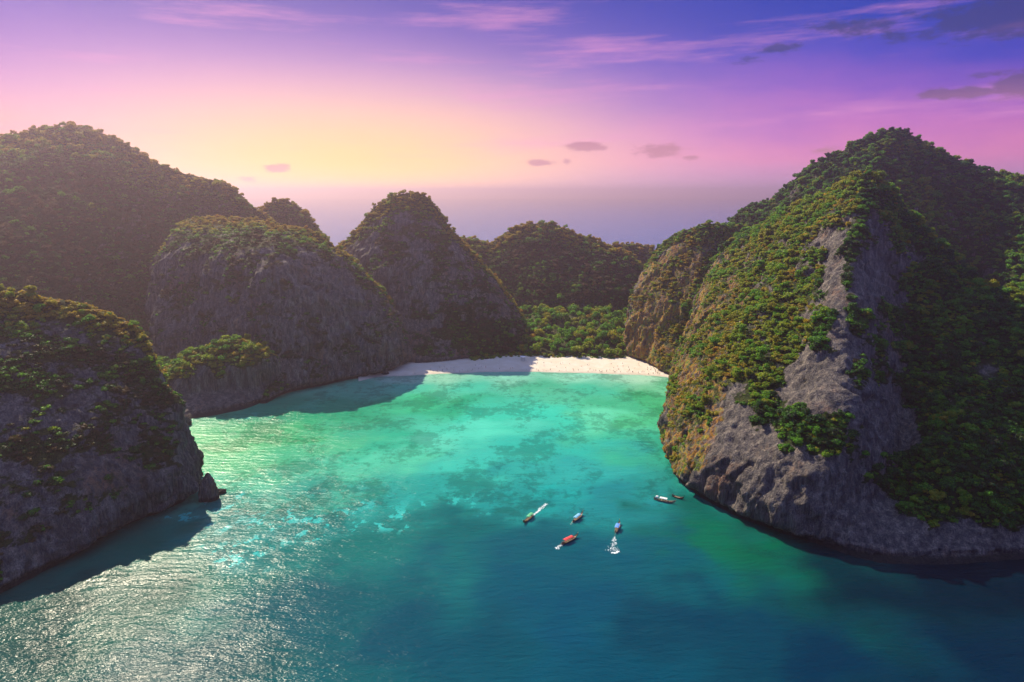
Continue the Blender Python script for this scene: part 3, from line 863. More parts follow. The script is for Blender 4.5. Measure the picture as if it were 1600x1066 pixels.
VALL_V, _ = sheet('ravine_floor', val_l, 80, 110, SOIL, 2.0, 8.0, kind='structure', label='wooded ravine between the near left cliff and the far left mountain', category='ground')


# ------------------------------------------------------------------ foliage meshes
def leaf_crown(seed, nlobes, nleaf, spread, height, leaf, lobe_r):
    r_ = np.random.default_rng(seed)
    cen = []
    for k in range(nlobes):
        a = 2 * math.pi * k / nlobes + r_.uniform(-0.5, 0.5)
        rr = spread * math.sqrt(r_.uniform(0.05, 1.0))
        cen.append((rr * math.cos(a), rr * math.sin(a), height * (0.25 + 0.75 * r_.random()) * (1 - 0.45 * (rr / spread) ** 2)))
    cen = np.array(cen)
    rad = lobe_r * r_.uniform(0.65, 1.15, nlobes)
    vs, fs = [], []
    for k in range(nlobes):
        for _ in range(int(nleaf * (rad[k] / lobe_r) ** 2)):
            d = r_.normal(size=3)
            d[2] = abs(d[2]) * 0.95 - 0.22 if r_.random() < 0.82 else d[2]
            d /= np.linalg.norm(d)
            p = cen[k] + d * rad[k] * (1.0, 1.0, 0.92) * r_.uniform(0.80, 1.08)
            nrm = d + r_.normal(size=3) * 0.42
            nrm /= np.linalg.norm(nrm)
            t1 = np.cross(nrm, r_.normal(size=3))
            t1 /= np.linalg.norm(t1)
            t2 = np.cross(nrm, t1)
            L, W = leaf * r_.uniform(0.7, 1.35), leaf * r_.uniform(0.45, 0.9)
            b = len(vs)
            vs += [p - t1 * L, p - t2 * W + nrm * leaf * 0.18, p + t1 * L * 0.9, p + t2 * W - nrm * leaf * 0.1]
            fs.append((b, b + 1, b + 2, b + 3))
    # inner mass of twigs and leaves, so that the crown is not see-through
    bm = bmesh.new()
    for k in range(nlobes):
        res = bmesh.ops.create_icosphere(bm, subdivisions=1, radius=rad[k] * 0.80)
        for v_ in res['verts']:
            v_.co = Vector(v_.co) * r_.uniform(0.8, 1.1)
            v_.co.z *= 0.9
            v_.co += Vector(cen[k])
    bm.verts.index_update()
    tri = [[v_.index for v_ in f.verts] for f in bm.faces]
    core = [tuple(v_.co) for v_ in bm.verts]
    bm.free()
    off = len(vs)
    me = bpy.data.meshes.new('crown')
    me.from_pydata([tuple(p) for p in vs] + core, [], fs + [tuple(off + i for i in t) for t in tri])
    me.materials.append(LEAF)
    me.update()
    return me


def trunk_mesh(seed, height, r0, spread):
    r_ = np.random.default_rng(seed)
    vs, fs = [], []

    def tube(pts, rads, n=6):
        base_ = len(vs)
        for i, (p, rd) in enumerate(zip(pts, rads)):
            for k in range(n):
                a = 2 * math.pi * k / n
                vs.append((p[0] + rd * math.cos(a), p[1] + rd * math.sin(a), p[2]))
        for i in range(len(pts) - 1):
            for k in range(n):
                a, b = base_ + i * n + k, base_ + i * n + (k + 1) % n
                fs.append((a, b, b + n, a + n))
    lean = r_.normal(size=2) * 0.10
    top = np.array((lean[0] * height, lean[1] * height, height))
    tube([np.array((0, 0, -1.0)), top * 0.35, top * 0.7, top], [r0 * 1.3, r0 * 0.9, r0 * 0.7, r0 * 0.4])
    for k in range(4):
        a = 2 * math.pi * k / 4 + r_.uniform(-.4, .4)
        b0 = top * r_.uniform(0.55, 0.8)
        e = b0 + np.array((math.cos(a) * spread * 0.7, math.sin(a) * spread * 0.7, height * 0.35))
        tube([b0, (b0 + e) / 2 + np.array((0, 0, 0.3)), e], [r0 * 0.5, r0 * 0.35, r0 * 0.15], 5)
    me = bpy.data.meshes.new('trunk')
    me.from_pydata([tuple(p) for p in vs], [], fs)
    me.materials.append(BARK)
    me.update()
    return me


# tree variants: trunk 3 m to the crown, crown about 4 m in radius
CROWNS = [leaf_crown(100 + k, nl, nlf, spr, hg, lf, lr) for k, (nl, nlf, spr, hg, lf, lr) in enumerate((
    (6, 78, 2.1, 3.6, 0.42, 1.75), (9, 60, 2.9, 2.6, 0.40, 1.35), (8, 64, 1.6, 5.2, 0.42, 1.45), (5, 80, 2.4, 3.0, 0.46, 1.7),
    (12, 40, 2.6, 4.2, 0.38, 1.1), (7, 70, 2.2, 4.4, 0.44, 1.6), (14, 30, 2.8, 3.2, 0.36, 0.95)))]
for me in CROWNS:
    co = np.zeros(len(me.vertices) * 3, np.float32)
    me.vertices.foreach_get('co', co)
    co = co.reshape(-1, 3)
    co[:, 2] += 2.4
    me.vertices.foreach_set('co', co.ravel())
    me.update()
TRUNKS = [trunk_mesh(200 + k, 3.6, 0.22, 2.6) for k in range(7)]
SHRUBS = [leaf_crown(300 + k, nl, 26, 0.85, 0.7, 0.27, 0.62) for k, nl in enumerate((3, 4, 5))]


# ------------------------------------------------------------------ scatter
def sample(T, n, wfun, r_):
    v, f, nn = T['v'], T['f'], T['n']
    a, b, c_, d = (v[f[:, k]] for k in range(4))
    area = 0.5 * np.linalg.norm(np.cross(c_ - a, d - b), axis=1)
    fi = dict(veg=T['veg'][f].mean(1), n=nn[f].mean(1), c=(a + b + c_ + d) / 4, rowf=T['rowf'][f].mean(1), och=T['och'][f].mean(1), sun=T['sun'][f].mean(1))
    wgt = area * wfun(fi)
    tot = wgt.sum()
    if tot <= 0 or n <= 0:
        return None
    pick = r_.choice(len(f), size=n, p=wgt / tot)
    u, w_ = r_.random((n, 1)), r_.random((n, 1))
    p = a[pick] * (1 - u) * (1 - w_) + b[pick] * u * (1 - w_) + c_[pick] * u * w_ + d[pick] * (1 - u) * w_
    return p, fi['n'][pick], fi['rowf'][pick], fi['sun'][pick]


CAMP = np.array((0, 0, CAM_H))


def vis_weight(fi):
    to = CAMP - fi['c']
    to /= np.linalg.norm(to, axis=1, keepdims=True)
    facing = (fi['n'] * to).sum(1)
    px, py, dep = project(fi['c'])
    inside = ((px > -160) & (px < 1760)).astype(float)
    return ((facing > -0.25) | (fi['rowf'] < 1.12)).astype(float) * (fi['rowf'] < 1.25) * inside * (fi['c'][:, 2] > 3.0)


#               name                trees shrubs  tree size   tint base
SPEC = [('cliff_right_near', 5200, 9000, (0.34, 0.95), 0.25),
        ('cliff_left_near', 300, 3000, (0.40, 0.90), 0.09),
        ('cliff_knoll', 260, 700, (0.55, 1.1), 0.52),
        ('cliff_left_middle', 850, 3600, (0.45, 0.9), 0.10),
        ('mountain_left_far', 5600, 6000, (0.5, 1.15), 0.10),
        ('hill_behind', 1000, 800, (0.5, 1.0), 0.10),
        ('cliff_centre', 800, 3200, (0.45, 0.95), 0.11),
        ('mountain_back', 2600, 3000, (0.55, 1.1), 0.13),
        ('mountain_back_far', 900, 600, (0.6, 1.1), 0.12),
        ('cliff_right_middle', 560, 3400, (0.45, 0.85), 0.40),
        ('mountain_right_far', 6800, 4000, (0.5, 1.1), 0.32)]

trees, shrubs = [], []        # rows: x y z  sx sy sz  rot  tint  zone
for zi, (nm, nt, ns, (s0, s1), tb) in enumerate(SPEC):
    T = TERRAIN[nm]
    got = sample(T, nt, lambda fi: vis_weight(fi) * sstep(fi['veg'], 0.42, 0.80) * sstep(fi['n'][:, 2], 0.06, 0.42) * (1 - 0.6 * fi['och'] * (fi['n'][:, 2] < 0.5)), rng)
    p, nn, vg, oc = got
    tn = fbm(p / 34.0 + 60, 3)
    sc = (0.75 * s0 + (1.25 * s1 - 0.75 * s0) * rng.random(nt) ** 1.8) * (1 + 0.25 * fbm(p / 18.0, 2))
    tint = tb + 0.55 * tn + 0.30 * oc + 0.12 * rng.normal(size=nt)  # sun mask shifts leaves to yellow, sunlight put into their colour
    tint = np.maximum(tint, 0.22) if tb > 0.15 else tint + 0.66 * sstep(vg, 0.76, 0.97)  # left hills: golden backlit rim painted into the crest trees
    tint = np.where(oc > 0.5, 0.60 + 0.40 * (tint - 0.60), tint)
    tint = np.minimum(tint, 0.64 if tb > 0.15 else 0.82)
    p = p - np.array((0, 0, 1.0)) * sc[:, None] * 1.3 + nn * np.array((0.5, 0.5, 0)) * sc[:, None]
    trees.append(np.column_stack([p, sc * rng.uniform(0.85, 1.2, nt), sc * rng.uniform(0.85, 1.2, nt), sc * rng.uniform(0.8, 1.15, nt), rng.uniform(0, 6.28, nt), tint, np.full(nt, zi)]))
    got = sample(T, ns, lambda fi: vis_weight(fi) * sstep(fi['veg'], 0.18, 0.60) * (0.25 + sstep(fi['n'][:, 2], -0.05, 0.35)), rng)
    p, nn, vg, oc = got
    sc = rng.uniform(0.7, 2.0, ns) * (s0 + s1)
    tn = fbm(p / 22.0 + 90, 3)
    tint = tb + 0.10 + 0.46 * tn + 0.24 * oc + 0.10 * rng.normal(size=ns)  # sunlit zones painted warmer in the shrubs too
    tint = np.minimum(tint if tb > 0.15 else tint + 0.62 * sstep(vg, 0.76, 0.97), 0.80)  # crest shrubs carry the same painted golden rim light
    shrubs.append(np.column_stack([p - nn * 0.2 * sc[:, None], sc, sc, sc * rng.uniform(0.6, 1.0, ns), rng.uniform(0, 6.28, ns), tint, np.full(ns, zi)]))


def sheet_trees(V, n, sz, tb, zone, keep):
    q = V[keep]
    p = q[rng.integers(0, len(q), n)] + np.column_stack([rng.normal(size=(n, 2)) * 1.2, np.zeros(n)])
    sc = rng.uniform(*sz, n)
    tint = tb + 0.30 * fbm(p / 16.0 + 33, 2) + 0.10 * rng.normal(size=n)
    trees.append(np.column_stack([p, sc, sc * rng.uniform(0.85, 1.15, n), sc * rng.uniform(0.9, 1.25, n), rng.uniform(0, 6.28, n), tint, np.full(n, zone)]))


pxv, pyv, _d = project(VAL_V)
edge_y = G(885, 552)[1]
sheet_trees(VAL_V, 520, (0.8, 1.9), 0.48, 20, (VAL_V[:, 2] > 2.4) & (VAL_V[:, 0] > 10))
sheet_trees(VAL_V, 140, (0.8, 1.4), 0.20, 21, (VAL_V[:, 2] > 3.0) & (VAL_V[:, 0] <= 14))
sheet_trees(VALL_V, 700, (0.8, 1.4), 0.26, 22, VALL_V[:, 2] > 5)
trees = np.vstack(trees)
shrubs = np.vstack(shrubs)
# fringe of low bushes along the back of the beach
fr = VAL_V[(VAL_V[:, 2] > 1.6) & (VAL_V[:, 2] < 4.0)]
nfb = 260
p = fr[rng.integers(0, len(fr), nfb)]
sc = rng.uniform(1.2, 2.6, nfb)
shrubs = np.vstack([shrubs, np.column_stack([p, sc, sc, sc * 0.8, rng.uniform(0, 6.28, nfb), 0.5 + 0.16 * rng.normal(size=nfb), np.full(nfb, 20)])])

# which trees show largest: nearest, in frame, not hidden behind rock
tp = trees[:, :3] + np.column_stack([np.zeros((len(trees), 2)), 4.0 * trees[:, 5]])
tpx, tpy, tdep = project(tp)
size = trees[:, 3] * 8.0 * FPX / tdep
size = np.where((tpx > 8) & (tpx < 1592) & (tpy > 8) & (tpy < 1050), size, 0)
occl = [BVHTree.FromPolygons(TERRAIN[k]['v'].tolist(), TERRAIN[k]['f'].tolist()) for k in ('cliff_right_near', 'cliff_left_near', 'cliff_knoll', 'cliff_right_middle')]
order = np.argsort(-size * np.where(trees[:, 8] >= 20, 1.45, 1.0))
chosen = []
for i in order:
    if len(chosen) >= 300 or size[i] <= 0:
        break
    tgt = Vector(tp[i])
    d = tgt - Vector(CAMP)
    L = d.length
    if any(b.ray_cast(Vector(CAMP), d.normalized(), L - 1.0)[0] is not None for b in occl):
        continue
    chosen.append(i)
chosen_set = np.zeros(len(trees), bool)
chosen_set[chosen] = True
ZONE_TXT = {0: 'on the near right mountain', 1: 'on the near left cliff', 2: 'on the low rock knoll at left', 20: 'in the grove behind the sunlit beach',
            21: 'in the shaded wood under the central peak', 22: 'in the ravine at left', 9: 'on the sunlit fluted cliff at right'}


def tone(t):
    return ('dull olive' if t < 0.16 else 'dark green' if t < 0.28 else 'mid green' if t < 0.44 else 'bright green' if t < 0.62 else 'yellow green' if t < 0.78 else 'rusty brown')


def where(i):
    z = int(trees[i, 8])
    base_ = ZONE_TXT.get(z, 'on the mountainside')
    if z == 0:
        x, y = tpx[i], tpy[i]
        if y > 715 and x > 1330:
            base_ = 'in the wood low on the right mountain'
        elif 1170 < x < 1340 and 630 < y < 730:
            base_ = 'in the tree pocket halfway up the right cliff'
        elif y < 420:
            base_ = 'near the summit of the right mountain'
        elif x < 1300:
            base_ = 'on the sunny slope of the right mountain'
        else:
            base_ = 'on the shaded slope of the right mountain'
    return base_


zone_key = {i: where(i) for i in chosen}
cell_word = {}
for zk in set(zone_key.values()):
    mem = [i for i in chosen if zone_key[i] == zk]
    qx = np.percentile(tpx[mem], [20, 40, 60, 80])
    qy = np.percentile(tpy[mem], [25, 50, 75])
    for i in mem:
        cell_word[i] = (('top', 'upper', 'lower', 'bottom')[int((tpy[i] > qy).sum())], ('far left', 'left', 'centre', 'right', 'far right')[int((tpx[i] > qx).sum())])


for i in chosen:
    x, y, z, sx, sy, sz, rz, tint, zone = trees[i]
    sz_w = 'small' if size[i] < np.percentile(size[chosen], 35) else 'large' if size[i] > np.percentile(size[chosen], 75) else 'medium'
    root = link('broadleaf_tree', None, label=f'{sz_w} {tone(tint)} tree {where(i)}, ' + ' '.join(cell_word[i]), category='tree', group=f'trees {where(i)}')
    root.empty_display_size = 1.0
    root.location = (x, y, z)
    root.rotation_euler = (0, 0, rz)
    root.scale = (sx, sy, sz)
    k = int(i) % 7
    link('trunk', TRUNKS[k], root)
    cr = link('crown', CROWNS[k], root)
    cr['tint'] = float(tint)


def instancer(name, label, cat, rows, meshes):
    src = bpy.data.collections.new(name + '_source')
    for k, me in enumerate(meshes):
        src.objects.link(bpy.data.objects.new(f'{name}_form_{k}', me))
    n = len(rows)
    me = bpy.data.meshes.new(name)
    me.vertices.add(n)
    me.vertices.foreach_set('co', np.ascontiguousarray(rows[:, :3], np.float32).ravel())
    for an, typ, arr in (('scl', 'FLOAT_VECTOR', rows[:, 3:6]), ('rot', 'FLOAT_VECTOR', np.column_stack([rng.normal(size=(n, 2)) * 0.12, rows[:, 6]])),
                         ('tint', 'FLOAT', rows[:, 7]), ('form', 'INT', rng.integers(0, len(meshes), n))):
        a = me.attributes.new(an, typ, 'POINT')
        a.data.foreach_set('vector' if typ == 'FLOAT_VECTOR' else 'value', np.ascontiguousarray(arr, np.int32 if typ == 'INT' else np.float32).ravel())
    o = link(name, me, kind='stuff', label=label, category=cat)
    ng = bpy.data.node_groups.new(name + '_scatter', 'GeometryNodeTree')
    ng.interface.new_socket('Geometry', in_out='INPUT', socket_type='NodeSocketGeometry')
    ng.interface.new_socket('Geometry', in_out='OUTPUT', socket_type='NodeSocketGeometry')
    N, Lk = ng.nodes, ng.links
    gi, go = N.new('NodeGroupInput'), N.new('NodeGroupOutput')
    ci = N.new('GeometryNodeCollectionInfo')
    ci.inputs['Collection'].default_value = src
    ci.inputs['Separate Children'].default_value = True
    ci.inputs['Reset Children'].default_value = True
    ip = N.new('GeometryNodeInstanceOnPoints')
    ip.inputs['Pick Instance'].default_value = True

    def attr(nm, typ):
        a = N.new('GeometryNodeInputNamedAttribute')
        a.data_type = typ
        a.inputs['Name'].default_value = nm
        return a.outputs['Attribute']
    Lk.new(gi.outputs[0], ip.inputs['Points'])
    Lk.new(ci.outputs[0], ip.inputs['Instance'])
    Lk.new(attr('form', 'INT'), ip.inputs['Instance Index'])
    er = N.new('FunctionNodeEulerToRotation')
    Lk.new(attr('rot', 'FLOAT_VECTOR'), er.inputs[0])
    Lk.new(er.outputs[0], ip.inputs['Rotation'])
    Lk.new(attr('scl', 'FLOAT_VECTOR'), ip.inputs['Scale'])
    Lk.new(ip.outputs[0], go.inputs[0])
    md = o.modifiers.new('scatter', 'NODES')
    md.node_group = ng
    return o


instancer('forest', 'dense jungle trees covering the mountain slopes', 'forest', trees[~chosen_set], CROWNS)
instancer('scrub', 'low shrubs and creepers clinging to the cliff faces', 'shrubs', shrubs, SHRUBS)

# ------------------------------------------------------------------ rocks
def rock_mesh(name, size, seed, spiky=0.0, sub=4):
    bm = bmesh.new()
    bmesh.ops.create_icosphere(bm, subdivisions=sub, radius=1.0)
    v_ = np.array([q.co[:] for q in bm.verts])
    d = 0.30 * fbm(v_ * 1.5 + seed, 3) + 0.22 * (1 - 2 * np.abs(fbm(v_ * np.array((2.6, 2.6, 0.9)) + seed * 2, 3))) + 0.10 * fbm(v_ * 6 + seed, 3)
    v_ = v_ * (1 + d)[:, None]
    if spiky:
        k = 1 - spiky * sstep(v_[:, 2], -0.2, 1.1)
        v_[:, 0] *= k
        v_[:, 1] *= k
    v_ = v_ * np.array(size)
    for q, c_ in zip(bm.verts, v_):
        q.co = c_
    me = bpy.data.meshes.new(name)
    bm.to_mesh(me)
    bm.free()
    me.materials.append(ROCK)
    return me


def place_rock(px, py, size, seed, label, spiky=0.0, z=0.0, name='sea_rock', rot=0.0):
    o = link(name, rock_mesh(name, size, seed, spiky), label=label, category='rock')
    p_ = G(px, py, z)
    o.location = (p_[0], p_[1], z + size[2] * 0.42)
    o.rotation_euler = (0, 0, rot)
    return o


place_rock(327, 780, (5.0, 4.4, 10.0), 4.6, 'dark jagged sea stack standing off the tip of the near left cliff', 0.22)
place_rock(344, 770, (3.2, 2.4, 1.5), 5.7, 'low dark rock just right of the jagged sea stack', 0.0)
place_rock(288, 664, (5.0, 4.0, 5.0), 9.3, 'pale weathered rock at the water foot of the green knoll', 0.3)
place_rock(602, 585, (3.3, 2.6, 2.1), 1.9, 'dark rounded boulder lying on the sand at the left end of the beach', 0.1, 0.2, 'boulder')
place_rock(586, 582, (2.6, 2.2, 1.5), 6.9, 'smaller boulder between the dark boulder and the cliff foot', 0.1, 0.2, 'boulder')

# ------------------------------------------------------------------ longtail boats
WOOD = plain('varnished_wood', (0.30, 0.13, 0.045), 0.45, 0.4, 2.0, 0.35)
WOOD_PALE = plain('weathered_wood', (0.42, 0.30, 0.18), 0.6, 0.3, 2.0, 0.3)
WOOD_DARK = plain('dark_wood', (0.07, 0.05, 0.04), 0.6, 0.3, 2.0, 0.35)
INSIDE = plain('painted_planks', (0.24, 0.17, 0.11), 0.7, 0.2, 2.5, 0.4)
ENGINE = plain('engine_metal', (0.06, 0.06, 0.065), 0.4, 0.5, 6.0, 0.3)
WHITE = plain('white_paint', (0.78, 0.77, 0.74), 0.5, 0.4, 3.0, 0.12)
CANOPY = {'green': plain('green_canvas', (0.10, 0.42, 0.20), 0.7, 0.2, 1.5, 0.2), 'blue': plain('blue_canvas', (0.16, 0.42, 0.62), 0.7, 0.2, 1.5, 0.2),
          'deep blue': plain('deep_blue_canvas', (0.10, 0.26, 0.62), 0.7, 0.2, 1.5, 0.2), 'red': plain('red_canvas', (0.62, 0.06, 0.06), 0.7, 0.2, 1.5, 0.2),
          'white': plain('white_canvas', (0.75, 0.74, 0.72), 0.7, 0.2, 1.5, 0.1)}
RIBBON = [plain('pink_ribbon', (0.75, 0.12, 0.25)), plain('yellow_ribbon', (0.8, 0.55, 0.06)), plain('green_ribbon', (0.1, 0.45, 0.15))]


def box_mesh(name, size, mat, bevel=0.0):
    bm = bmesh.new()
    bmesh.ops.create_cube(bm, size=1.0)
    for q in bm.verts:
        q.co = Vector((q.co.x * size[0], q.co.y * size[1], q.co.z * size[2]))
    if bevel:
        bmesh.ops.bevel(bm, geom=bm.edges[:], offset=bevel, segments=1, affect='EDGES')
    me = bpy.data.meshes.new(name)
    bm.to_mesh(me)
    bm.free()
    me.materials.append(mat)
    return me


def rod_mesh(name, pts, rad, mat, n=6):
    vs, fs = [], []
    pts = [Vector(q) for q in pts]
    for i, q in enumerate(pts):
        t = (pts[min(i + 1, len(pts) - 1)] - pts[max(i - 1, 0)]).normalized()
        a = t.orthogonal().normalized()
        b = t.cross(a)
        rr = rad[i] if hasattr(rad, '__len__') else rad
        for k in range(n):
            th = 2 * math.pi * k / n
            vs.append(q + a * rr * math.cos(th) + b * rr * math.sin(th))
    for i in range(len(pts) - 1):
        for k in range(n):
            fs.append((i * n + k, i * n + (k + 1) % n, (i + 1) * n + (k + 1) % n, (i + 1) * n + k))
    fs.append(tuple(range(n))[::-1])
    fs.append(tuple((len(pts) - 1) * n + k for k in range(n)))
    me = bpy.data.meshes.new(name)
    me.from_pydata([tuple(q) for q in vs], [], fs)
    me.materials.append(mat)
    me.update()
    return me


def hull_mesh(Lh, beam, mat, inner):
    """open double-ended hull with an upswept bow; x runs to the bow"""
    st = np.linspace(-0.5, 0.5, 25)
    outer, inn = [], []
    for s in st:
        x = s * Lh
        u = s + 0.5
        hb = beam * 0.5 * min(1.0, (0.48 + 1.9 * u) if u < 0.3 else 1.0) * (1 - max(0, (u - 0.5) / 0.5) ** 2.2)
        hb = max(hb, 0.05)
        sheer = 0.62 + 0.22 * max(0, (0.25 - u) / 0.25) + 1.55 * max(0, (u - 0.52) / 0.48) ** 2.4
        keel = -0.35 + 1.25 * max(0, (u - 0.70) / 0.30) ** 2.0
        sec, si = [], []
        for a in np.linspace(-1, 1, 9):
            yy = hb * math.copysign(abs(a) ** 0.65, a)
            zz = keel + (sheer - keel) * abs(a) ** 1.9
            sec.append((x, yy, zz))
            si.append((x, yy * 0.86, zz + 0.16 * (1 - abs(a)) if abs(a) < 0.99 else zz - 0.02))
        outer.append(sec)
        inn.append(si)
    vs = [q for sec in outer for q in sec] + [q for sec in inn for q in sec]
    n, mN = 9, len(st)
    o2 = n * mN
    fs, mi = [], []
    for i in range(mN - 1):
        for k in range(n - 1):
            a = i * n + k
            fs.append((a, a + 1, a + n + 1, a + n)); mi.append(0)
            fs.append((o2 + a, o2 + a + n, o2 + a + n + 1, o2 + a + 1)); mi.append(1)
        for k in (0, n - 1):
            a = i * n + k
            fs.append((a, a + n, o2 + a + n, o2 + a)); mi.append(0)
    for i in (0, mN - 1):
        for k in range(n - 1):
            a = i * n + k
            fs.append((a, a + 1, o2 + a + 1, o2 + a)); mi.append(0)
    me = bpy.data.meshes.new('hull')
    me.from_pydata(vs, [], fs)
    me.materials.append(mat)
    me.materials.append(inner)
    me.polygons.foreach_set('material_index', mi)
    me.update()
    bm = bmesh.new()
    bm.from_mesh(me)
    bmesh.ops.recalc_face_normals(bm, faces=bm.faces)
    bm.to_mesh(me)
    bm.free()
    return me


def canopy_mesh(x0, x1, wdt, z, mat):
    vs, fs = [], []
    nx, ny = 7, 7
    for lay in (0.0, -0.06):
        for i in range(nx):
            for j in range(ny):
                x = x0 + (x1 - x0) * i / (nx - 1)
                b = j / (ny - 1) * 2 - 1
                vs.append((x, b * wdt / 2, z + 0.24 * (1 - b * b) - 0.05 * math.sin(i * 1.7) + lay))
    o2 = nx * ny
    for i in range(nx - 1):
        for j in range(ny - 1):
            a = i * ny + j
            fs.append((a, a + ny, a + ny + 1, a + 1))
            fs.append((o2 + a, o2 + a + 1, o2 + a + ny + 1, o2 + a + ny))
    ring = [i * ny for i in range(nx)] + [(nx - 1) * ny + j for j in range(1, ny)] + [i * ny + ny - 1 for i in range(nx - 2, -1, -1)] + [j for j in range(ny - 2, 0, -1)]
    for k in range(len(ring)):
        a, b = ring[k], ring[(k + 1) % len(ring)]
        fs.append((a, b, o2 + b, o2 + a))
    me = bpy.data.meshes.new('canopy')
    me.from_pydata(vs, [], fs)
    me.materials.append(mat)
    me.update()
    return me


def longtail(stern, bow, wood, canopy, label, Lh=11.5, beam=2.0, can=(-0.36, 0.10), trim=True):
    a, b = G(*stern), G(*bow)
    mid = (a + b) / 2
    root = link('longtail_boat', None, label=label, category='boat', group='longtail boats in the bay')
    root.location = (mid[0], mid[1], 0.12)
    root.rotation_euler = (R(random.uniform(-2, 2)), 0, math.atan2(b[1] - a[1], b[0] - a[0]))
    link('hull', hull_mesh(Lh, beam, wood, INSIDE), root)
    fl = link('floor', box_mesh('floor', (Lh * 0.66, beam * 0.66, 0.06), INSIDE), root)
    fl.location = (-Lh * 0.03, 0, 0.10)
    bench = box_mesh('bench', (0.42, beam * 0.86, 0.07), WOOD_PALE)
    for fx in (-0.26, -0.14, -0.02, 0.10, 0.22):
        o = link('bench', bench, root)
        o.location = (Lh * fx, 0, 0.46)
    dk = link('fore_deck', box_mesh('fore_deck', (Lh * 0.10, beam * 0.46, 0.05), WOOD_PALE), root)
    dk.location = (Lh * 0.335, 0, 0.86)
    dk.rotation_euler = (0, R(-13), 0)
    if canopy:
        x0, x1 = can[0] * Lh, can[1] * Lh
        zt = 2.05
        link('canopy', canopy_mesh(x0, x1, beam * 1.08, zt, CANOPY[canopy]), root)
        post = rod_mesh('post', [(0, 0, 0.5), (0, 0, zt + 0.02)], 0.045, WOOD_PALE)
        for k in range(3):
            for s in (-1, 1):
                o = link('post', post, root)
                o.location = (x0 + (x1 - x0) * (0.06 + 0.44 * k), s * beam * 0.43, 0)
    pr = link('prow', rod_mesh('prow', [(Lh * 0.47, 0, 1.35), (Lh * 0.51, 0, 2.1), (Lh * 0.535, 0, 2.9)], [0.13, 0.12, 0.07], wood), root)
    if trim:
        for k, mt in enumerate(RIBBON):
            z0 = 2.05 + 0.16 * k
            link('garland', rod_mesh('garland', [(Lh * (0.508 + 0.004 * k), 0, z0), (Lh * (0.511 + 0.004 * k), 0, z0 + 0.12)], 0.20, mt, 8), pr)
    en = link('engine', box_mesh('engine', (0.95, 0.55, 0.6), ENGINE, 0.08), root)
    en.location = (-Lh * 0.46, 0, 1.15)
    link('tail_shaft', rod_mesh('tail_shaft', [(-0.2, 0, 0.0), (-1.6, 0, -0.55), (-3.4, 0, -1.25)], 0.06, ENGINE), en)
    link('tiller', rod_mesh('tiller', [(0.3, 0, 0.1), (1.2, 0.15, 0.45)], 0.035, ENGINE), en)
    return root


longtail((835, 804), (815, 821), WOOD, 'green', 'longtail boat with a green canopy trailing a narrow white wake', 11.8, 1.95, (-0.40, 0.06))
longtail((894, 818), (912, 803), WOOD_PALE, 'blue', 'longtail boat with a light blue canopy lying still, no wake', 11.8, 1.95, (-0.34, 0.16))
longtail((877, 852), (903, 839), WOOD, 'red', 'longtail boat with a red canopy, nearest of the six boats', 12.5, 1.95, (-0.36, 0.16))
longtail((961, 836), (969, 816), WOOD_PALE, 'deep blue', 'longtail boat with a deep blue canopy heading away from a wide white wake', 12.0, 2.1, (-0.30, 0.12))
b5 = longtail((1024, 781), (1053, 787), WOOD_PALE, 'white', 'pale longtail boat with a white roof moored near the right cliff', 13.0, 2.0, (-0.22, 0.12), False)
cb = link('engine_cover', box_mesh('engine_cover', (1.5, 1.5, 1.2), WHITE, 0.15), b5)
cb.location = (-4.6, 0, 1.9)
longtail((1051, 776), (1068, 781), WOOD_DARK, None, 'small dark open boat under the right cliff', 7.5, 1.8, trim=False)

FOAM, nf_ = new_mat('foam')
ft = nf_.noise(nf_.n.new('ShaderNodeNewGeometry').outputs['Position'], 1.5, 5)
finish(nf_, nf_.node('ShaderNodeBsdfPrincipled', Base_Color=nf_.mix(ft, (0.55, 0.72, 0.74), (0.86, 0.88, 0.88)), Roughness=0.7))


def wake(pts, n, smin, smax, label, seed, power=1.0):
    """foam flecks spread along a widening track; pts = (px, py, half width in m)"""
    r_ = np.random.default_rng(seed)
    c_ = np.array([[*G(px, py)[:2], hw] for px, py, hw in pts])
    dens = catmull(c_, 60)
    vs, fs = [], []
    for _ in range(n):
        k = int(59 * r_.random() ** power)
        x, y, hw = dens[k]
        t = dens[min(k + 1, 59)][:2] - dens[max(k - 1, 0)][:2]
        t /= np.linalg.norm(t)
        nn = np.array((-t[1], t[0]))
        o = np.clip(r_.normal() * 0.5, -1, 1) * hw
        ctr = np.array((x, y)) + nn * o + t * r_.normal() * 0.5
        sz = r_.uniform(smin, smax)
        rot = r_.uniform(0, 6.28)
        m_ = r_.integers(6, 10)
        b = len(vs)
        z = 0.03 + 0.05 * r_.random()
        el_ = r_.uniform(0.25, 0.7)
        for q in range(m_):
            a = 2 * math.pi * q / m_
            rr = sz * r_.uniform(0.5, 1.2)
            lx, ly = rr * math.cos(a), rr * math.sin(a) * el_
            gx, gy = ctr[0] + lx * math.cos(rot) - ly * math.sin(rot), ctr[1] + lx * math.sin(rot) + ly * math.cos(rot)
            vs.append((gx, gy, z))
        fs.append(tuple(range(b, b + m_)))
    me = bpy.data.meshes.new('wake')
    me.from_pydata(vs, [], fs)
    me.materials.append(FOAM)
    link('wake', me, kind='stuff', label=label, category='foam')


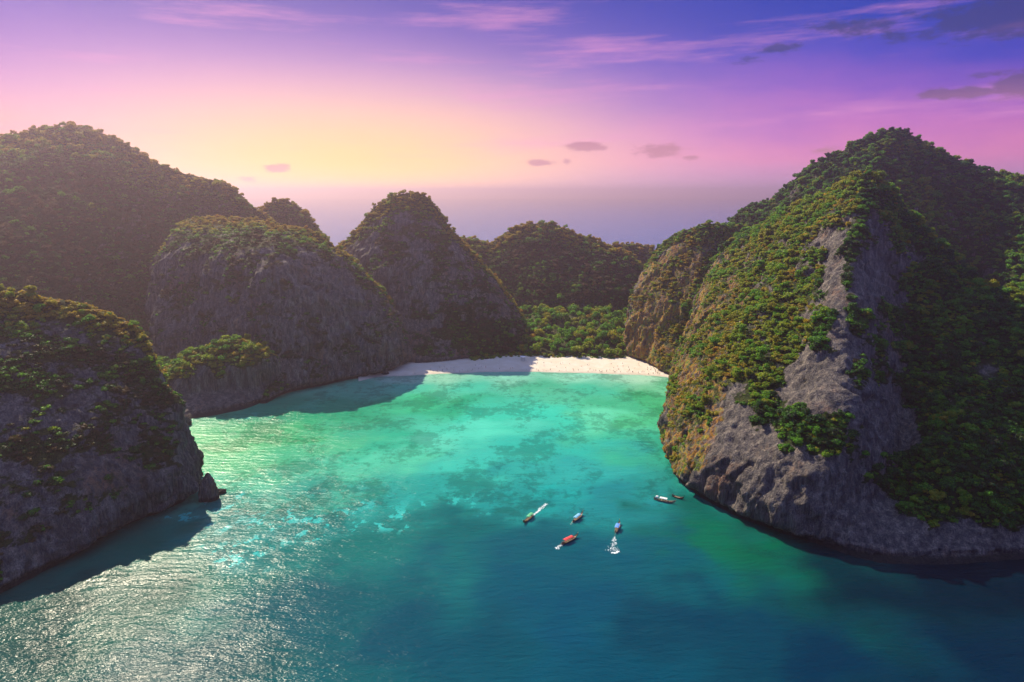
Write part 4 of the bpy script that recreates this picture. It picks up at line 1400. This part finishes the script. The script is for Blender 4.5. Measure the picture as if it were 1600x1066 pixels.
wake([(834, 805, 0.3), (842, 798, 1.0), (854, 787, 1.4)], 130, 0.2, 0.6, 'narrow white wake behind the green canopied boat', 1)
wake([(877, 852, 0.4), (874, 854, 1.1), (868, 858, 1.5)], 55, 0.15, 0.5, 'short patch of foam behind the red canopied boat', 2)
wake([(961, 839, 0.4), (959, 848, 1.4), (958, 856, 2.4), (957, 864, 4.4)], 120, 0.15, 0.5, 'wide broken wake behind the deep blue canopied boat', 3, 0.8)
wake([(957, 864.5, 0.6), (963, 864, 0.6), (967, 861, 0.5)], 40, 0.2, 0.6, 'curl of foam at the end of the wide wake', 4)
wake([(320, 786, 0.8), (332, 780, 0.9), (346, 768, 1.0)], 60, 0.15, 0.5, 'thin line of surf around the jagged sea stack', 5)

# ------------------------------------------------------------------ shelter behind the sand
hp = G(817, 562, 3.0)
hut = link('beach_shelter', None, label='small white roofed wooden shelter in the trees behind the shaded sand', category='shelter')
hut.location = (hp[0], hp[1], 3.0)
for sx in (-1, 1):
    for sy in (-1, 1):
        link('post', rod_mesh('post', [(sx * 1.9, sy * 1.3, -0.8), (sx * 1.9, sy * 1.3, 3.3)], 0.09, WOOD_DARK), hut)
pl = link('platform', box_mesh('platform', (4.4, 3.2, 0.15), WOOD_PALE), hut)
pl.location = (0, 0, 1.1)
for s in (-1, 1):
    rf = link('roof_slope', box_mesh('roof_slope', (5.2, 2.35, 0.10), WHITE), hut)
    rf.location = (0, s * 1.02, 3.62)
    rf.rotation_euler = (R(-24 * s), 0, 0)
rl = link('railing', box_mesh('railing', (4.2, 0.08, 0.5), WHITE), hut)
rl.location = (0, -1.45, 1.75)

# ------------------------------------------------------------------ people on the beach
SKIN = plain('skin', (0.42, 0.24, 0.16), 0.6, 0.2)
HAIR = plain('hair', (0.03, 0.02, 0.015), 0.6, 0.2)
TOPS = {'white': (0.75, 0.75, 0.72), 'black': (0.03, 0.03, 0.035), 'red': (0.55, 0.05, 0.05), 'blue': (0.06, 0.15, 0.5), 'orange': (0.75, 0.28, 0.05), 'dark': (0.06, 0.05, 0.06)}
SHORT = plain('shorts', (0.05, 0.06, 0.12), 0.8, 0.1)
TOPM = {k: plain(k + '_top', v_, 0.8, 0.1) for k, v_ in TOPS.items()}


def body(pose):
    """one continuous skinned figure, 1.72 m tall, facing -Y"""
    s = {'stand': (0.03, 0.0, 0.05), 'walk': (0.24, 0.10, 0.22), 'reach': (0.08, 0.0, 0.45)}[pose]
    V_ = [((0, 0, 0.95), 0.15), ((0, 0, 1.18), 0.125), ((0, 0, 1.38), 0.15), ((0, 0, 1.50), 0.06), ((0, -0.01, 1.60), 0.10), ((0, 0, 1.70), 0.075)]
    E_ = [(0, 1), (1, 2), (2, 3), (3, 4), (4, 5)]
    for sx in (-1, 1):
        k = len(V_)
        V_ += [((sx * 0.10, 0, 0.88), 0.10), ((sx * 0.11, sx * s[0] * 0.5 - s[1] * 0.3, 0.50), 0.065), ((sx * 0.11, sx * s[0], 0.08), 0.042), ((sx * 0.12, sx * s[0] - 0.14, 0.03), 0.036)]
        E_ += [(0, k), (k, k + 1), (k + 1, k + 2), (k + 2, k + 3)]
        k = len(V_)
        V_ += [((sx * 0.20, 0, 1.38), 0.06), ((sx * 0.27, -sx * s[2] * 0.4, 1.12), 0.042), ((sx * 0.27, -sx * s[2] - 0.06, 0.88), 0.034), ((sx * 0.27, -sx * s[2] - 0.08, 0.80), 0.026)]
        E_ += [(2, k), (k, k + 1), (k + 1, k + 2), (k + 2, k + 3)]
    me = bpy.data.meshes.new('person')
    me.from_pydata([q for q, _ in V_], E_, [])
    o = bpy.data.objects.new('person_form', me)
    COL.objects.link(o)
    sk = o.modifiers.new('skin', 'SKIN')
    for sv, (_, rr) in zip(me.skin_vertices[0].data, V_):
        sv.radius = (rr, rr)
    me.skin_vertices[0].data[0].use_root = True
    o.modifiers.new('sub', 'SUBSURF').levels = 1
    dg = bpy.context.evaluated_depsgraph_get()
    res = bpy.data.meshes.new_from_object(o.evaluated_get(dg))
    bpy.data.objects.remove(o)
    return res


BODIES = {}
for pose in ('stand', 'walk', 'reach'):
    bmesh_ = body(pose)
    for tname, tm in TOPM.items():
        me = bmesh_.copy()
        me.materials.clear()
        for mt in (SKIN, tm, SHORT, HAIR):
            me.materials.append(mt)
        for pg in me.polygons:
            c_ = pg.center
            pg.material_index = 3 if (c_.z > 1.64 or (c_.z > 1.56 and c_.y > 0.03)) else 0 if c_.z > 1.46 else 1 if (c_.z > 0.97 and abs(c_.x) < 0.235) else 2 if (c_.z > 0.66 and abs(c_.x) < 0.22) else 0
            pg.use_smooth = True
        BODIES[pose, tname] = me


def beach_z(x, y):
    d = (BEACH_V[:, 0] - x) ** 2 + (BEACH_V[:, 1] - y) ** 2
    return BEACH_V[d.argmin(), 2]


def people(n, x0, x1, place, group, seed, depth=(0.06, 0.62), clump=0):
    r_ = random.Random(seed)
    knots = [r_.uniform(x0, x1) for _ in range(clump)] if clump else []
    for _ in range(n):
        px = r_.choice(knots) + r_.gauss(0, 7) if knots and r_.random() < 0.6 else r_.uniform(x0, x1)
        px = min(max(px, x0), x1)
        wy = np.interp(px, [610, 640, 690, 740, 790, 830, 870, 920, 970, 1000, 1030, 1056], [588, 587, 584, 582, 581, 581, 582, 583, 585, 586, 588, 592])
        by = np.interp(px, [610, 640, 690, 740, 790, 830, 870, 920, 970, 1000, 1030, 1056], [577, 572, 568, 564, 562, 563, 564, 565, 566, 562, 572, 580])
        f = r_.uniform(*depth) if r_.random() < 0.7 else r_.uniform(depth[0], depth[0] + 0.22)
        q = G(px, wy + (by - wy) * f)
        pose = r_.choice(('stand', 'stand', 'walk', 'reach'))
        tn = r_.choice(('white', 'black', 'black', 'red', 'blue', 'orange', 'dark', 'dark'))
        verb = {'stand': 'standing', 'walk': 'walking', 'reach': 'standing arms apart'}[pose]
        o = link('person', BODIES[pose, tn], label=f'beachgoer in {tn} top {verb} {place}, ' + ('near water, ' if f < 0.25 else '') + ('far left', 'left', 'centre', 'right', 'far right')[min(4, int(5 * (px - x0) / (x1 - x0)))], category='person', group=group)
        z = beach_z(q[0], q[1])
        o.location = (q[0], q[1], z - 0.02)
        o.rotation_euler = (0, 0, r_.uniform(0, 6.28))
        k = r_.uniform(0.93, 1.06)
        o.scale = (k * 1.05, k * 1.05, k)


people(30, 640, 828, 'on the shaded left beach', 'people on the shaded sand', 3, (0.05, 0.5), 5)
people(92, 838, 1036, 'on the sunlit right beach', 'people on the sunlit sand', 5, (0.04, 0.72), 9)

# ------------------------------------------------------------------ haze
def haze():
    bm = bmesh.new()
    bmesh.ops.create_cube(bm, size=1.0)
    me = bpy.data.meshes.new('haze')
    for v_ in bm.verts:
        v_.co = Vector((v_.co.x * 44000, v_.co.y * 44000 + 505, -1.0 - 6 if v_.co.z < 0 else 266.0))
    bm.to_mesh(me)
    bm.free()
    m, n = new_mat('haze')
    out = n.n.new('ShaderNodeOutputMaterial')
    n.l.new(n.node('ShaderNodeVolumePrincipled', Color=(1.0, 0.80, 0.92), Density=0.00018, Anisotropy=0.82), out.inputs['Volume'])
    me.materials.append(m)
    link('haze', me, kind='stuff', label='thin rosy haze hanging over the bay', category='haze')


haze()
